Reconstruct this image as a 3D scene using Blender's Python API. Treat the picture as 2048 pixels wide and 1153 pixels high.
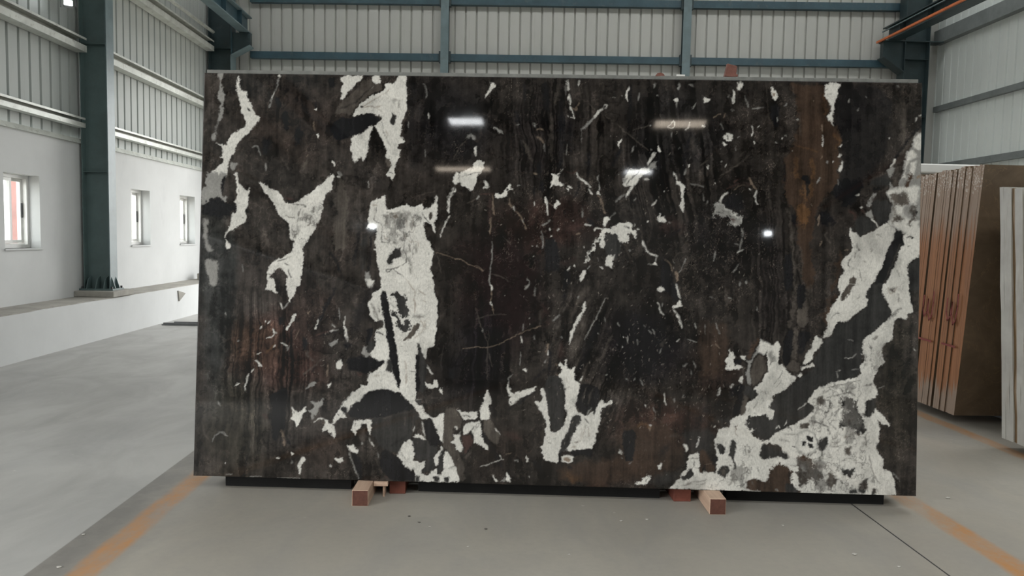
# Stone yard hall with one large polished slab on show.  Units: metres, Z up.
# X runs across the hall, Y along it (away from the camera).
import bpy, bmesh, math, random
import numpy as np
from mathutils import Matrix, Vector

for o in list(bpy.data.objects):
    bpy.data.objects.remove(o, do_unlink=True)
scene = bpy.context.scene
COL = scene.collection
random.seed(7)

# ------------------------------------------------------------------ camera
cam_data = bpy.data.cameras.new('camera')
cam = bpy.data.objects.new('camera', cam_data)
COL.objects.link(cam)
cam_data.sensor_fit = 'HORIZONTAL'
cam_data.sensor_width = 36.0
cam_data.lens = 26.19
cam_data.clip_start = 0.05
cam_data.clip_end = 300
cx = Vector((0.999205, -0.034793, 0.019452)); cu = Vector((-0.016982, 0.069920, 0.997408)); cf = Vector((0.036063, 0.996946, -0.069274))
M = Matrix((cx, cu, -cf)).transposed().to_4x4()
M.translation = (0, 0, 1.25)
cam.matrix_world = M
scene.camera = cam

# ------------------------------------------------------------------ sky and exposure
SKY = 7.7
world = bpy.data.worlds.new('overcast_sky')
scene.world = world
world.use_nodes = True
wbg = world.node_tree.nodes['Background']
wbg.inputs['Color'].default_value = (0.98, 0.985, 0.97, 1)
wbg.inputs['Strength'].default_value = SKY
scene.view_settings.view_transform = 'Standard'
scene.view_settings.look = 'None'
scene.view_settings.gamma = 1.0
scene.view_settings.use_curve_mapping = False
scene.view_settings.exposure = 0.0

# hall dimensions
XL, XR = -4.72, 7.60           # inner faces of the long walls
YF, YB = -15.5, 13.33          # front wall, back wall (left corner)
ZR = 7.0                       # roof
BA = math.radians(3.2)         # the back wall is a little out of square
BE = Vector((math.cos(BA), -math.sin(BA), 0))
BN = Vector((-math.sin(BA), -math.cos(BA), 0))   # into the hall
BLEN = (XR - XL) / math.cos(BA)
BO = Vector((XL, YB, 0))
ADDED_SKYLIGHTS = [(-5.4, 1.0, XL + 0.2, XR - 0.2), (-2.2, 0.9, XL + 0.2, XR - 0.2), (5.4, 1.5, 2.8, XR - 0.2), (10.6, 0.6, XL + 0.2, XR - 0.2)]   # roof gaps added to light the hall: y centre, width, x range
ADDED_DOOR = (1.122, 4.488, 3.75)       # unseen opening added for light in the back wall: from, to (along it), height


ADDED_BAY = (-2.5, 1.1, 4.4)            # opening added for light, left wall beside the photographer: y from, to, height


def portal(name, mat, sx, sy):
    l = bpy.data.lights.new(name, 'AREA')
    l.shape = 'RECTANGLE'; l.size = sx; l.size_y = sy
    l.cycles.is_portal = True
    o = bpy.data.objects.new(name, l)
    o.matrix_world = mat
    COL.objects.link(o)


for (yc, w, xa, xb) in ADDED_SKYLIGHTS:
    portal('added_skylight_portal', Matrix.Translation(((xa + xb) / 2, yc, ZR - 0.06)), xb - xa, w)
dm = Matrix((BE, Vector((0, 0, 1)), -BN)).transposed().to_4x4()
dm.translation = BO + BE * ((ADDED_DOOR[0] + ADDED_DOOR[1]) / 2) + Vector((0, 0, ADDED_DOOR[2] / 2)) - BN * 0.1
portal('added_door_portal', dm, ADDED_DOOR[1] - ADDED_DOOR[0], ADDED_DOOR[2])
bm_ = Matrix(((0, 0, -1), (-1, 0, 0), (0, 1, 0))).to_4x4()
bm_.translation = (XL - 0.3, (ADDED_BAY[0] + ADDED_BAY[1]) / 2, ADDED_BAY[2] / 2)
portal('added_bay_portal', bm_, ADDED_BAY[1] - ADDED_BAY[0], ADDED_BAY[2])

# ------------------------------------------------------------------ node helpers


class NT:
    def __init__(self, name):
        self.m = bpy.data.materials.new(name)
        self.m.use_nodes = True
        self.t = self.m.node_tree
        self.b = self.t.nodes['Principled BSDF']
        self.tc = None

    def n(self, typ, props=None, **inp):
        nd = self.t.nodes.new(typ)
        for k, v in (props or {}).items():
            setattr(nd, k, v)
        for k, v in inp.items():
            key = int(k[1:]) if k[0] == 'i' and k[1:].isdigit() else k.replace('_', ' ')
            self.set(nd.inputs[key], v)
        return nd

    def set(self, sock, v):
        if isinstance(v, bpy.types.NodeSocket):
            self.t.links.new(v, sock)
        elif isinstance(v, bpy.types.Node):
            self.t.links.new(v.outputs[0], sock)
        else:
            if hasattr(sock.default_value, '__len__') and len(sock.default_value) == 4 and len(v) == 3:
                v = (*v, 1)
            sock.default_value = v

    def coords(self, scale=(1, 1, 1), rot=(0, 0, 0)):
        if self.tc is None:
            self.tc = self.t.nodes.new('ShaderNodeTexCoord')
        return self.n('ShaderNodeMapping', Vector=self.tc.outputs['Object'], Scale=scale, Rotation=rot).outputs[0]

    def noise(self, scale, detail=4, rough=0.55, stretch=(1, 1, 1), dist=0.0):
        nd = self.n('ShaderNodeTexNoise', Vector=self.coords(stretch), Scale=scale, Detail=detail, Roughness=rough, Distortion=dist)
        return nd.outputs['Fac']

    def math(self, op, a, b=0.0, clamp=False):
        nd = self.n('ShaderNodeMath', {'operation': op, 'use_clamp': clamp}, i0=a, i1=b)
        return nd.outputs[0]

    def ramp(self, fac, lo, hi, a=0.0, b=1.0):
        nd = self.n('ShaderNodeMapRange', {'clamp': True}, Value=fac)
        for k, v in (('From Min', lo), ('From Max', hi), ('To Min', a), ('To Max', b)):
            self.set(nd.inputs[k], v)
        return nd.outputs[0]

    def mix(self, fac, a, b, blend='MIX'):
        nd = self.n('ShaderNodeMix', {'data_type': 'RGBA', 'blend_type': blend})
        self.set(nd.inputs[0], fac); self.set(nd.inputs[6], a); self.set(nd.inputs[7], b)
        return nd.outputs[2]

    def bump(self, h, strength=0.2, dist=0.002):
        nd = self.n('ShaderNodeBump', Strength=strength, Distance=dist, Height=h)
        self.set(self.b.inputs['Normal'], nd.outputs[0])

    def fin(self, color, rough, metal=0.0, spec=0.5):
        self.set(self.b.inputs['Base Color'], color)
        self.set(self.b.inputs['Roughness'], rough)
        self.set(self.b.inputs['Metallic'], metal)
        self.set(self.b.inputs['Specular IOR Level'], spec)
        return self.m


def paint(name, col, rough=0.5, var=0.25, scale=6.0, metal=0.0, dirt=None, stretch=(1, 1, 1), bump=0.0, spec=0.5):
    t = NT(name)
    n = t.noise(scale, 5, 0.6, stretch)
    lo = tuple(c * (1 - var) for c in col); hi = tuple(min(1, c * (1 + var * 0.6)) for c in col)
    c = t.mix(t.ramp(n, 0.3, 0.7), lo, hi)
    if dirt:
        d = t.ramp(t.noise(scale * 2.7, 6, 0.65, stretch, 0.5), 0.56, 0.72)
        c = t.mix(t.math('MULTIPLY', d, dirt[3] if len(dirt) > 3 else 0.6), c, dirt[:3])
    if bump:
        t.bump(t.noise(scale * 9, 4), 0.4, bump)
    return t.fin(c, rough, metal, spec)


def emit(name, col, strength):
    t = NT(name)
    t.set(t.b.inputs['Emission Color'], col)
    t.set(t.b.inputs['Emission Strength'], strength)
    return t.fin(col, 0.4)


# ------------------------------------------------------------------ materials
def mat_floor():
    t = NT('polished_concrete')
    t.coords()
    sep = t.n('ShaderNodeSeparateXYZ', Vector=t.tc.outputs['Object'])
    x, y = sep.outputs[0], sep.outputs[1]
    big = t.noise(0.55, 5, 0.6)
    mid = t.noise(2.3, 6, 0.62, (1, 0.6, 1), 0.6)
    fine = t.noise(34, 4, 0.6)
    c = t.mix(t.ramp(big, 0.35, 0.65), (0.36, 0.335, 0.29), (0.43, 0.405, 0.355))
    c = t.mix(t.math('MULTIPLY', t.ramp(mid, 0.42, 0.7), 0.45), c, (0.30, 0.295, 0.285))
    c = t.mix(t.math('MULTIPLY', t.ramp(fine, 0.4, 0.75), 0.18), c, (0.27, 0.26, 0.24))
    wob = t.math('MULTIPLY', t.math('SUBTRACT', t.noise(2.2, 5, 0.7), 0.5), 0.05)
    xw = t.math('ADD', x, wob)

    def band(x0, half, soft):
        d = t.math('ABSOLUTE', t.math('SUBTRACT', xw, x0))
        return t.ramp(d, half + soft, half, 0, 1)
    # the aisle on the left is a later, paler pour
    pale = t.ramp(x, -1.640, -1.634, 1, 0)
    paler = t.mix(t.ramp(mid, 0.4, 0.72), (0.46, 0.455, 0.435), (0.37, 0.365, 0.35))
    paler = t.mix(t.math('MULTIPLY', t.ramp(t.noise(1.1, 6, 0.6, (1, 0.35, 1), 1.0), 0.46, 0.7), 0.4), paler, (0.33, 0.33, 0.325))
    # dirt ground into the edge of the old pour
    dirt = t.math('MULTIPLY', t.ramp(xw, -1.56, -1.30, 1, 0), t.ramp(t.noise(5, 5, 0.7), 0.2, 0.55, 0.5, 1.0))
    c = t.mix(t.math('MULTIPLY', dirt, 0.72), c, (0.155, 0.150, 0.145))
    c = t.mix(pale, c, paler)
    # painted lane lines, scuffed
    wear = t.ramp(t.noise(3.1, 6, 0.72, (1, 0.55, 1), 0.4), 0.36, 0.6, 0.22, 0.95)
    wear2 = t.ramp(t.noise(40, 4, 0.7), 0.3, 0.5, 0.55, 1.0)
    wear = t.math('MULTIPLY', wear, wear2)
    for x0, half, soft, k in ((-1.44, 0.038, 0.03, 0.95), (2.085, 0.045, 0.03, 1.0), (3.225, 0.035, 0.03, 0.85)):
        m_ = t.math('MULTIPLY', band(x0, half, soft), t.math('MULTIPLY', wear, k))
        c = t.mix(m_, c, (0.50, 0.235, 0.075))
    # stray pale plaster flecks
    v = t.n('ShaderNodeTexVoronoi', {'feature': 'F1'}, Vector=t.coords((1, 1, 1)), Scale=7.0)
    fl = t.math('MULTIPLY', t.ramp(v.outputs['Distance'], 0.02, 0.07, 1, 0), t.ramp(t.noise(1.7, 3), 0.5, 0.6))
    c = t.mix(t.math('MULTIPLY', fl, 0.7), c, (0.62, 0.60, 0.56))
    rough = t.ramp(mid, 0.3, 0.75, 0.36, 0.6)
    t.bump(fine, 0.12, 0.001)
    return t.fin(c, rough, 0, 0.25)


def mat_slab():
    t = NT('polished_breccia')
    at = t.n('ShaderNodeAttribute', {'attribute_name': 'stone'})
    n = t.noise(150, 3, 0.7, (1, 1, 0.45))
    k = t.ramp(n, 0.25, 0.75, 0.78, 1.2)
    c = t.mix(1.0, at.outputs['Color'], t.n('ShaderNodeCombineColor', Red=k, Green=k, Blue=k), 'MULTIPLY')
    r = t.ramp(t.noise(9, 5, 0.7), 0.35, 0.7, 0.03, 0.05)
    return t.fin(c, r, 0, 0.42)


def mat_sheet(name, col, stain):
    t = NT(name)
    n = t.noise(1.2, 5, 0.6, (1, 1, 0.35))
    c = t.mix(t.ramp(n, 0.3, 0.7), tuple(k * 0.86 for k in col), col)
    d = t.ramp(t.noise(3.0, 6, 0.7, (2.2, 2.2, 0.16), 0.3), 0.58, 0.78)
    c = t.mix(t.math('MULTIPLY', d, 0.35), c, stain)
    return t.fin(c, 0.55, 0.0, 0.4)


def mat_brownedge():
    t = NT('resin_washed_edge')
    t.coords()
    sep = t.n('ShaderNodeSeparateXYZ', Vector=t.tc.outputs['Object'])
    z = sep.outputs[2]
    st = t.noise(60, 3, 0.6, (1, 1, 0.03))
    drip = t.noise(45, 3, 0.6, (1, 1, 0.05))
    c = t.mix(t.ramp(st, 0.3, 0.7), (0.29, 0.126, 0.058), (0.45, 0.212, 0.108))
    zt = t.math('ADD', z, t.math('MULTIPLY', t.math('SUBTRACT', drip, 0.5), 0.55))
    top = t.ramp(zt, 1.24, 1.44)
    bot = t.ramp(zt, 0.20, 0.27, 1, 0)
    m_ = t.math('MAXIMUM', t.math('MULTIPLY', top, 0.85), t.math('MULTIPLY', bot, 0.9))
    c = t.mix(m_, c, (0.37, 0.295, 0.24))
    gl = t.math('MULTIPLY', t.ramp(zt, 1.62, 1.66), t.ramp(t.noise(70, 2), 0.5, 0.62))
    c = t.mix(gl, c, (0.62, 0.56, 0.50))
    return t.fin(c, t.ramp(st, 0.3, 0.7, 0.5, 0.7), 0, 0.12)


def mat_brownface():
    t = NT('dark_brown_marble')
    c = t.mix(t.ramp(t.noise(3, 6, 0.65, (1, 1, 1), 0.6), 0.3, 0.7), (0.105, 0.073, 0.047), (0.21, 0.150, 0.098))
    v = t.n('ShaderNodeTexNoise', Vector=t.coords((1, 1, 1)), Scale=2.2, Detail=5.0, Roughness=0.6, Distortion=1.2)
    vein = t.ramp(t.math('ABSOLUTE', t.math('SUBTRACT', v.outputs['Fac'], 0.5)), 0.0, 0.006, 1, 0)
    c = t.mix(t.math('MULTIPLY', vein, 0.55), c, (0.27, 0.18, 0.10))
    return t.fin(c, 0.35, 0, 0.35)


def mat_whiteedge():
    t = NT('white_marble_edge')
    c = t.mix(t.ramp(t.noise(5, 5, 0.6), 0.3, 0.7), (0.44, 0.43, 0.40), (0.60, 0.59, 0.55))
    d = t.ramp(t.noise(12, 5, 0.7, (1, 1, 0.15)), 0.55, 0.75)
    c = t.mix(t.math('MULTIPLY', d, 0.5), c, (0.36, 0.31, 0.24))
    return t.fin(c, 0.5)


def mat_wood(name, a, b, scale=30):
    t = NT(name)
    g = t.noise(scale, 5, 0.65, (1, 0.08, 1), 0.4)
    c = t.mix(t.ramp(g, 0.3, 0.7), a, b)
    t.bump(g, 0.3, 0.002)
    return t.fin(c, 0.7)


def mat_plaster(name, a, b):
    t = NT(name)
    c = t.mix(t.ramp(t.noise(1.3, 6, 0.6), 0.3, 0.7), a, b)
    d = t.ramp(t.noise(4, 6, 0.7, (1, 1, 0.4), 0.4), 0.6, 0.78)
    c = t.mix(t.math('MULTIPLY', d, 0.25), c, tuple(k * 0.7 for k in a))
    t.bump(t.noise(60, 4), 0.15, 0.003)
    return t.fin(c, 0.8, 0, 0.3)


MT = {
    'floor': mat_floor(),
    'slab': mat_slab(),
    'sheet_l': mat_sheet('galvanised_sheet', (0.47, 0.50, 0.485), (0.20, 0.20, 0.18)),
    'sheet_b': mat_sheet('grey_white_sheet', (0.50, 0.505, 0.475), (0.20, 0.17, 0.13)),
    'sheet_r': mat_sheet('translucent_grey_sheet', (0.72, 0.77, 0.745), (0.25, 0.26, 0.25)),
    'girt_pale': paint('galvanised_steel', (0.58, 0.60, 0.56), 0.42, 0.2, 5, 0.15, (0.22, 0.21, 0.18, 0.6)),
    'girt_grey': paint('dull_grey_steel', (0.20, 0.22, 0.22), 0.5, 0.2, 5, 0.1),
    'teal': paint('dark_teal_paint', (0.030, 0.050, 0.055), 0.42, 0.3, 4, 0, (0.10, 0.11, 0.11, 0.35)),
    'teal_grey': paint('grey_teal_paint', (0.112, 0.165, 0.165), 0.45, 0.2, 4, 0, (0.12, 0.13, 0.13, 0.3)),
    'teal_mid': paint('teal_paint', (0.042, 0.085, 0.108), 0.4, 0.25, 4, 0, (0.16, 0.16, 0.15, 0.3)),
    'teal_pale': paint('pale_lit_teal', (0.145, 0.20, 0.215), 0.42, 0.2, 5, 0, (0.12, 0.13, 0.13, 0.4)),  # pale tone; on the left column and beam flanges it mimics light
    'orange': paint('orange_insulation', (0.62, 0.17, 0.06), 0.5, 0.2, 8, 0, (0.25, 0.10, 0.06, 0.5)),
    'plaster': mat_plaster('white_plaster', (0.61, 0.62, 0.62), (0.69, 0.70, 0.70)),
    'kerb_top': paint('bare_cement', (0.36, 0.345, 0.31), 0.85, 0.25, 4, 0, (0.22, 0.21, 0.19, 0.6), bump=0.004),
    'white_frame': paint('white_powder_coat', (0.78, 0.78, 0.76), 0.35, 0.08, 6),
    'brown_edge': mat_brownedge(),
    'brown_face': mat_brownface(),
    'white_edge': mat_whiteedge(),
    'white_face': paint('white_marble_face', (0.55, 0.54, 0.50), 0.25, 0.15, 3, 0, (0.40, 0.36, 0.30, 0.5)),
    'tan_edge': paint('tan_marble_edge', (0.30, 0.19, 0.09), 0.5, 0.3, 10, 0, None, (1, 1, 0.2)),
    'back_slab': paint('sawn_grey_stone', (0.20, 0.205, 0.19), 0.75, 0.3, 14, 0, (0.10, 0.10, 0.10, 0.7)),
    'timber': mat_wood('sawn_timber', (0.50, 0.34, 0.25), (0.66, 0.48, 0.36)),
    'timber_end': mat_wood('timber_end_shaded', (0.085, 0.032, 0.021), (0.135, 0.052, 0.035), 55),  # end face darkened to look shaded, the timber tops lightened to look lit
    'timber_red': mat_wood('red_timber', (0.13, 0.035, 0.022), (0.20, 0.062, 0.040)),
    'brick_red': paint('red_brick', (0.20, 0.085, 0.065), 0.8, 0.3, 25, 0, (0.10, 0.05, 0.04, 0.6), bump=0.003),
    'red_mark': paint('red_crayon', (0.26, 0.030, 0.022), 0.7, 0.25, 40),
    'dark': paint('dark_steel', (0.035, 0.036, 0.038), 0.5, 0.25, 6),
    'gap_shade': paint('gap_shade', (0.012, 0.012, 0.012), 0.7, 0.3, 6, spec=0.2),  # stands in for shade in the gap below the slab
    'grey_pipe': paint('grey_strip', (0.17, 0.175, 0.18), 0.5, 0.2, 10),
    'roof': paint('roof_sheet', (0.40, 0.42, 0.42), 0.6, 0.15, 2),
    'front_wall': paint('white_wall', (0.60, 0.60, 0.58), 0.8, 0.15, 2),
    'lamp_body': paint('lamp_housing', (0.35, 0.36, 0.37), 0.4, 0.1, 6),
    'lamp_cool': emit('cool_led', (0.95, 0.98, 1.0), 26.0),
    'lamp_warm': emit('warm_led', (1.0, 0.86, 0.70), 11.0),
    'lamp_spot': emit('flood_led', (0.92, 0.97, 1.0), 60.0),
    'ground': paint('yard_ground', (0.30, 0.27, 0.23), 0.9, 0.3, 0.8),
    'red_house': paint('red_render', (0.30, 0.150, 0.135), 0.8, 0.2, 1.5),
    'chip': paint('stone_chip', (0.55, 0.53, 0.49), 0.8, 0.2, 20),
    'chip_dark': paint('dark_stone_chip', (0.10, 0.09, 0.08), 0.8, 0.2, 20),
    'white_card': paint('white_card', (0.80, 0.80, 0.77), 0.6, 0.05, 6),
}


def glass():
    m = bpy.data.materials.new('window_glass'); m.use_nodes = True
    nt = m.node_tree
    nt.nodes.remove(nt.nodes['Principled BSDF'])
    tr = nt.nodes.new('ShaderNodeBsdfTransparent'); tr.inputs[0].default_value = (0.93, 0.95, 0.95, 1)
    gl = nt.nodes.new('ShaderNodeBsdfGlossy'); gl.inputs['Roughness'].default_value = 0.02
    mx = nt.nodes.new('ShaderNodeMixShader'); mx.inputs[0].default_value = 0.06
    nt.links.new(tr.outputs[0], mx.inputs[1]); nt.links.new(gl.outputs[0], mx.inputs[2])
    nt.links.new(mx.outputs[0], nt.nodes['Material Output'].inputs[0])
    return m


MT['glass'] = glass()

# ------------------------------------------------------------------ mesh helpers


def link(name, me, mats, parent=None, matrix=None):
    o = bpy.data.objects.new(name, me)
    COL.objects.link(o)
    for m in (mats if isinstance(mats, (list, tuple)) else [mats]):
        if me is not None and len(me.materials) < (len(mats) if isinstance(mats, (list, tuple)) else 1):
            me.materials.append(MT[m])
    if matrix is not None:
        o.matrix_world = matrix
    if parent is not None:
        o.parent = parent
    return o


class MB:
    """collects simple solids into one mesh"""
    def __init__(self):
        self.v = []; self.f = []; self.mi = []

    def hexa(self, p, mi=0, top=None, front=None):
        b = len(self.v)
        self.v += [tuple(q) for q in p]
        fs = [(0, 3, 2, 1), (4, 5, 6, 7), (0, 1, 5, 4), (1, 2, 6, 5), (2, 3, 7, 6), (3, 0, 4, 7)]
        for i, f in enumerate(fs):
            self.f.append(tuple(b + k for k in f))
            self.mi.append(top if (i == 1 and top is not None) else front if (i == 2 and front is not None) else mi)
        return self

    def box(self, x0, x1, y0, y1, z0, z1, mi=0, top=None, front=None):
        return self.hexa([(x0, y0, z0), (x1, y0, z0), (x1, y1, z0), (x0, y1, z0),
                          (x0, y0, z1), (x1, y0, z1), (x1, y1, z1), (x0, y1, z1)], mi, top, front)

    def prism(self, poly, axis, a, b, mi=0):
        """extrude a 2D polygon along an axis: 'x' poly=(y,z), 'y' poly=(x,z), 'z' poly=(x,y)"""
        n = len(poly); s = len(self.v)
        for t in (a, b):
            for (p, q) in poly:
                self.v.append({'x': (t, p, q), 'y': (p, t, q), 'z': (p, q, t)}[axis])
        self.f.append(tuple(range(s, s + n))[::-1]); self.mi.append(mi)
        self.f.append(tuple(range(s + n, s + 2 * n))); self.mi.append(mi)
        for i in range(n):
            j = (i + 1) % n
            self.f.append((s + i, s + j, s + n + j, s + n + i)); self.mi.append(mi)
        return self

    def tube(self, pts, r, seg=8, mi=0):
        pts = [Vector(p) for p in pts]
        rings = []
        for i, p in enumerate(pts):
            d = (pts[min(i + 1, len(pts) - 1)] - pts[max(i - 1, 0)]).normalized()
            a = d.cross(Vector((0, 0, 1)))
            if a.length < 1e-3:
                a = d.cross(Vector((1, 0, 0)))
            a.normalize(); b = d.cross(a)
            s = len(self.v)
            for k in range(seg):
                t = 2 * math.pi * k / seg
                self.v.append(tuple(p + a * (r * math.cos(t)) + b * (r * math.sin(t))))
            rings.append(s)
        for s0, s1 in zip(rings, rings[1:]):
            for k in range(seg):
                k2 = (k + 1) % seg
                self.f.append((s0 + k, s0 + k2, s1 + k2, s1 + k)); self.mi.append(mi)
        self.f.append(tuple(range(rings[0], rings[0] + seg))[::-1]); self.mi.append(mi)
        self.f.append(tuple(range(rings[-1], rings[-1] + seg))); self.mi.append(mi)
        return self

    def mesh(self, name, bevel=0.0):
        me = bpy.data.meshes.new(name)
        me.from_pydata(self.v, [], self.f)
        me.polygons.foreach_set('material_index', self.mi)
        bm = bmesh.new(); bm.from_mesh(me)
        bmesh.ops.recalc_face_normals(bm, faces=bm.faces)
        if bevel:
            bmesh.ops.bevel(bm, geom=list(bm.edges), offset=bevel, segments=1, affect='EDGES')
        bm.to_mesh(me); bm.free()
        return me

    def obj(self, name, mats, parent=None, matrix=None, bevel=0.0):
        return link(name, self.mesh(name, bevel), mats, parent, matrix)


ORD = ['first', 'second', 'third', 'fourth', 'fifth', 'sixth', 'seventh', 'eighth', 'ninth', 'tenth', 'eleventh', 'twelfth']


def tag(o, label=None, cat=None, group=None, kind=None):
    if label: o['label'] = label
    if cat: o['category'] = cat
    if group: o['group'] = group
    if kind: o['kind'] = kind
    return o


def empty(name, loc=(0, 0, 0), rz=0.0):
    o = bpy.data.objects.new(name, None)
    o.empty_display_size = 0.1
    o.location = loc; o.rotation_euler = (0, 0, rz)
    COL.objects.link(o)
    return o


# ------------------------------------------------------------------ the slab's frame
SB = Vector((-1.381763, 3.551254, 0.075000))                                   # lower left corner of the polished face
SE = Vector((0.998029, -0.062760, 0.000000)); SU = Vector((0.005142, 0.081777, 0.996637)); SN = Vector((-0.062549, -0.994673, 0.081939))   # along, up, outward
SLAB_M = Matrix((SE, -SN, SU)).transposed().to_4x4()
SLAB_M.translation = SB
SW, SH, ST = 3.417, 1.940, 0.020


def slab_pt(u, b, v):
    return SB + SE * u - SN * b + SU * v


# ================================================================== SETTING
floor = MB().box(-4.75, 7.9, YF - 0.3, 13.6, -0.2, 0.0).obj('floor', 'floor')
tag(floor, 'smooth grey concrete hall floor with scuffed orange lane lines', 'floor', kind='structure')
# saw-cut joint in the floor, a shallow dark filled groove strip
cut = MB().box(1.770, 1.7765, -6, 9.5, -0.002, 0.0006).obj('saw_cut', 'dark', floor)

# --- ground outside
ground = MB().box(-40, 40, -40, 60, -0.5, -0.21).obj('ground', 'ground')
tag(ground, 'bare earth yard outside the hall', 'ground', kind='structure')

# --- left wall: masonry below, cladding above
ZW = 2.26
WINS = [(7.50, 8.09), (10.12, 10.68), (11.70, 12.30)]
WZ0, WZ1 = 1.03, 1.785
mb = MB()
ys = [YF] + [v for w in WINS for v in w] + [YB + 0.2]
x0, x1 = XL - 0.24, XL
mb.box(x0, x1, YF, ADDED_BAY[0], -0.2, ZW)
ys[0] = ADDED_BAY[1]
mb.box(x0, x1, ADDED_BAY[1], YB + 0.2, -0.2, WZ0)
mb.box(x0, x1, ADDED_BAY[1], YB + 0.2, WZ1, ZW)
for a, b in zip(ys[0::2], ys[1::2]):
    mb.box(x0, x1, a, b, WZ0, WZ1)
wall_left = mb.obj('wall_left', 'plaster')
tag(wall_left, 'white plastered masonry wall with small windows on the left', 'wall', kind='structure')

# kerb ledge along the left wall
kerb = MB().box(XL, -4.30, ADDED_BAY[1], YB, 0.0, 0.445).obj('trim_1', 'plaster')
tag(kerb, 'low white plastered kerb ledge along the left wall', 'ledge', kind='structure')
random.seed(3)
pts_in = [(XL, YF)]
ledge_poly = [(XL, ADDED_BAY[1]), (-4.32, ADDED_BAY[1])]
y = ADDED_BAY[1]
while y < YB - 0.3:
    y += random.uniform(0.12, 0.5)
    ledge_poly.append((-4.304 - random.choice([0, 0.004, 0.01, 0.03, 0.0]), min(y, YB)))
ledge_poly += [(-4.304, YB), (XL, YB)]
lt = MB().prism(ledge_poly, 'z', 0.445, 0.457).obj('ledge_top', 'kerb_top', kerb)


def sheet_mesh(name, pitches, pitch, z0, z1, groove=0.040, depth=0.032):
    """profiled sheet, local x along the wall, +y towards the room"""
    prof = []
    for i in range(pitches):
        s = i * pitch
        prof += [(s, 0.0), (s + pitch - groove, 0.0), (s + pitch - groove * 0.72, -depth), (s + pitch - groove * 0.28, -depth)]
    prof.append((pitches * pitch, 0.0))
    v = []; f = []
    zs = (z0, z1)
    n = len(prof)
    for off in (0.0, -0.004):
        for z in zs:
            for (px, py) in prof:
                v.append((px, py + off, z))
    for i in range(n - 1):
        f.append((i, i + 1, n + i + 1, n + i))
        f.append((2 * n + i + 1, 2 * n + i, 3 * n + i, 3 * n + i + 1))
    # close the cut ends
    for i in range(n - 1):
        f.append((i + 1, i, 2 * n + i, 2 * n + i + 1))
        f.append((n + i, n + i + 1, 3 * n + i + 1, 3 * n + i))
    f.append((0, n, 3 * n, 2 * n)); f.append((n - 1, 3 * n - 1, 4 * n - 1, 2 * n - 1)[::-1])
    me = bpy.data.meshes.new(name)
    me.from_pydata(v, [], f)
    bm = bmesh.new(); bm.from_mesh(me); bmesh.ops.recalc_face_normals(bm, faces=bm.faces); bm.to_mesh(me); bm.free()
    return me


# left cladding (faces +X): local x -> -Y, local y -> +X
PL = 0.1835
me_l = sheet_mesh('cladding_sheet', 6, PL, ZW + 0.012, ZR)
me_l2 = sheet_mesh('cladding_sheet', 6, PL, ADDED_BAY[2], ZR)
RL = Matrix(((0, 1, 0, 0), (-1, 0, 0, 0), (0, 0, 1, 0), (0, 0, 0, 1)))
k = 0
yy = YB - 0.02
while yy > YF:
    m = RL.copy(); m.translation = (XL - 0.02 + 0.0006 * (k % 2), yy, 0)
    link('cladding_sheet', me_l2 if ADDED_BAY[0] < yy - 3 * PL < ADDED_BAY[1] else me_l, 'sheet_l', wall_left, m)
    yy -= 6 * PL; k += 1


def c_girt(p0, p1, into, h, d, lip=0.02, t=0.004, low=None):
    """C-section rail between two points, open side to the wall; `into` is the unit vector to the room"""
    p0 = Vector(p0); p1 = Vector(p1); into = Vector(into)
    up = Vector((0, 0, 1))
    prof = [(0, 0), (d, 0), (d, h), (0, h), (0, h - lip), (t, h - lip), (t, h - t), (d - t, h - t), (d - t, t), (t, t), (t, lip), (0, lip)]
    if low:        # channel turned round: lipped side to the room, deep lower lip
        prof = [(0, 0), (d, 0), (d, low), (d - t, low), (d - t, t), (t, t), (t, h - t), (d - t, h - t), (d - t, h - lip), (d, h - lip), (d, h), (0, h)]
    mb = MB()
    n = len(prof)
    for p in (p0, p1):
        for (a, b) in prof:
            mb.v.append(tuple(p + into * a + up * b))
    mb.f.append(tuple(range(n))); mb.mi.append(0)
    mb.f.append(tuple(range(n, 2 * n))[::-1]); mb.mi.append(0)
    for i in range(n):
        j = (i + 1) % n
        mb.f.append((i, j, n + j, n + i)); mb.mi.append(0)
    return mb


for z, h, d in ((2.40, 0.11, 0.10), (3.25, 0.16, 0.13), (4.24, 0.17, 0.13)):
    for a, b in ((YF, ADDED_BAY[0]), (ADDED_BAY[1], 8.84), (9.04, 12.86)):
        c_girt((XL, a, z), (XL, b, z), (1, 0, 0), h, d, 0.024, 0.004, h * 0.46).obj('wall_girt', 'girt_pale', wall_left)
# grey drip flashing over the masonry
MB().hexa([(XL, ADDED_BAY[1], ZW - 0.035), (XL + 0.03, ADDED_BAY[1], ZW - 0.035), (XL + 0.03, YB, ZW - 0.035), (XL, YB, ZW - 0.035),
           (XL, ADDED_BAY[1], ZW + 0.02), (XL + 0.004, ADDED_BAY[1], ZW + 0.02), (XL + 0.004, YB, ZW + 0.02), (XL, YB, ZW + 0.02)]).obj('drip_flashing', 'girt_pale', wall_left)
MB().tube([(XL + 0.10, YF, 4.575), (XL + 0.10, 2, 4.57), (XL + 0.10, 12.9, 4.565)], 0.028, 8).obj('conduit', 'girt_pale', wall_left)

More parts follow.
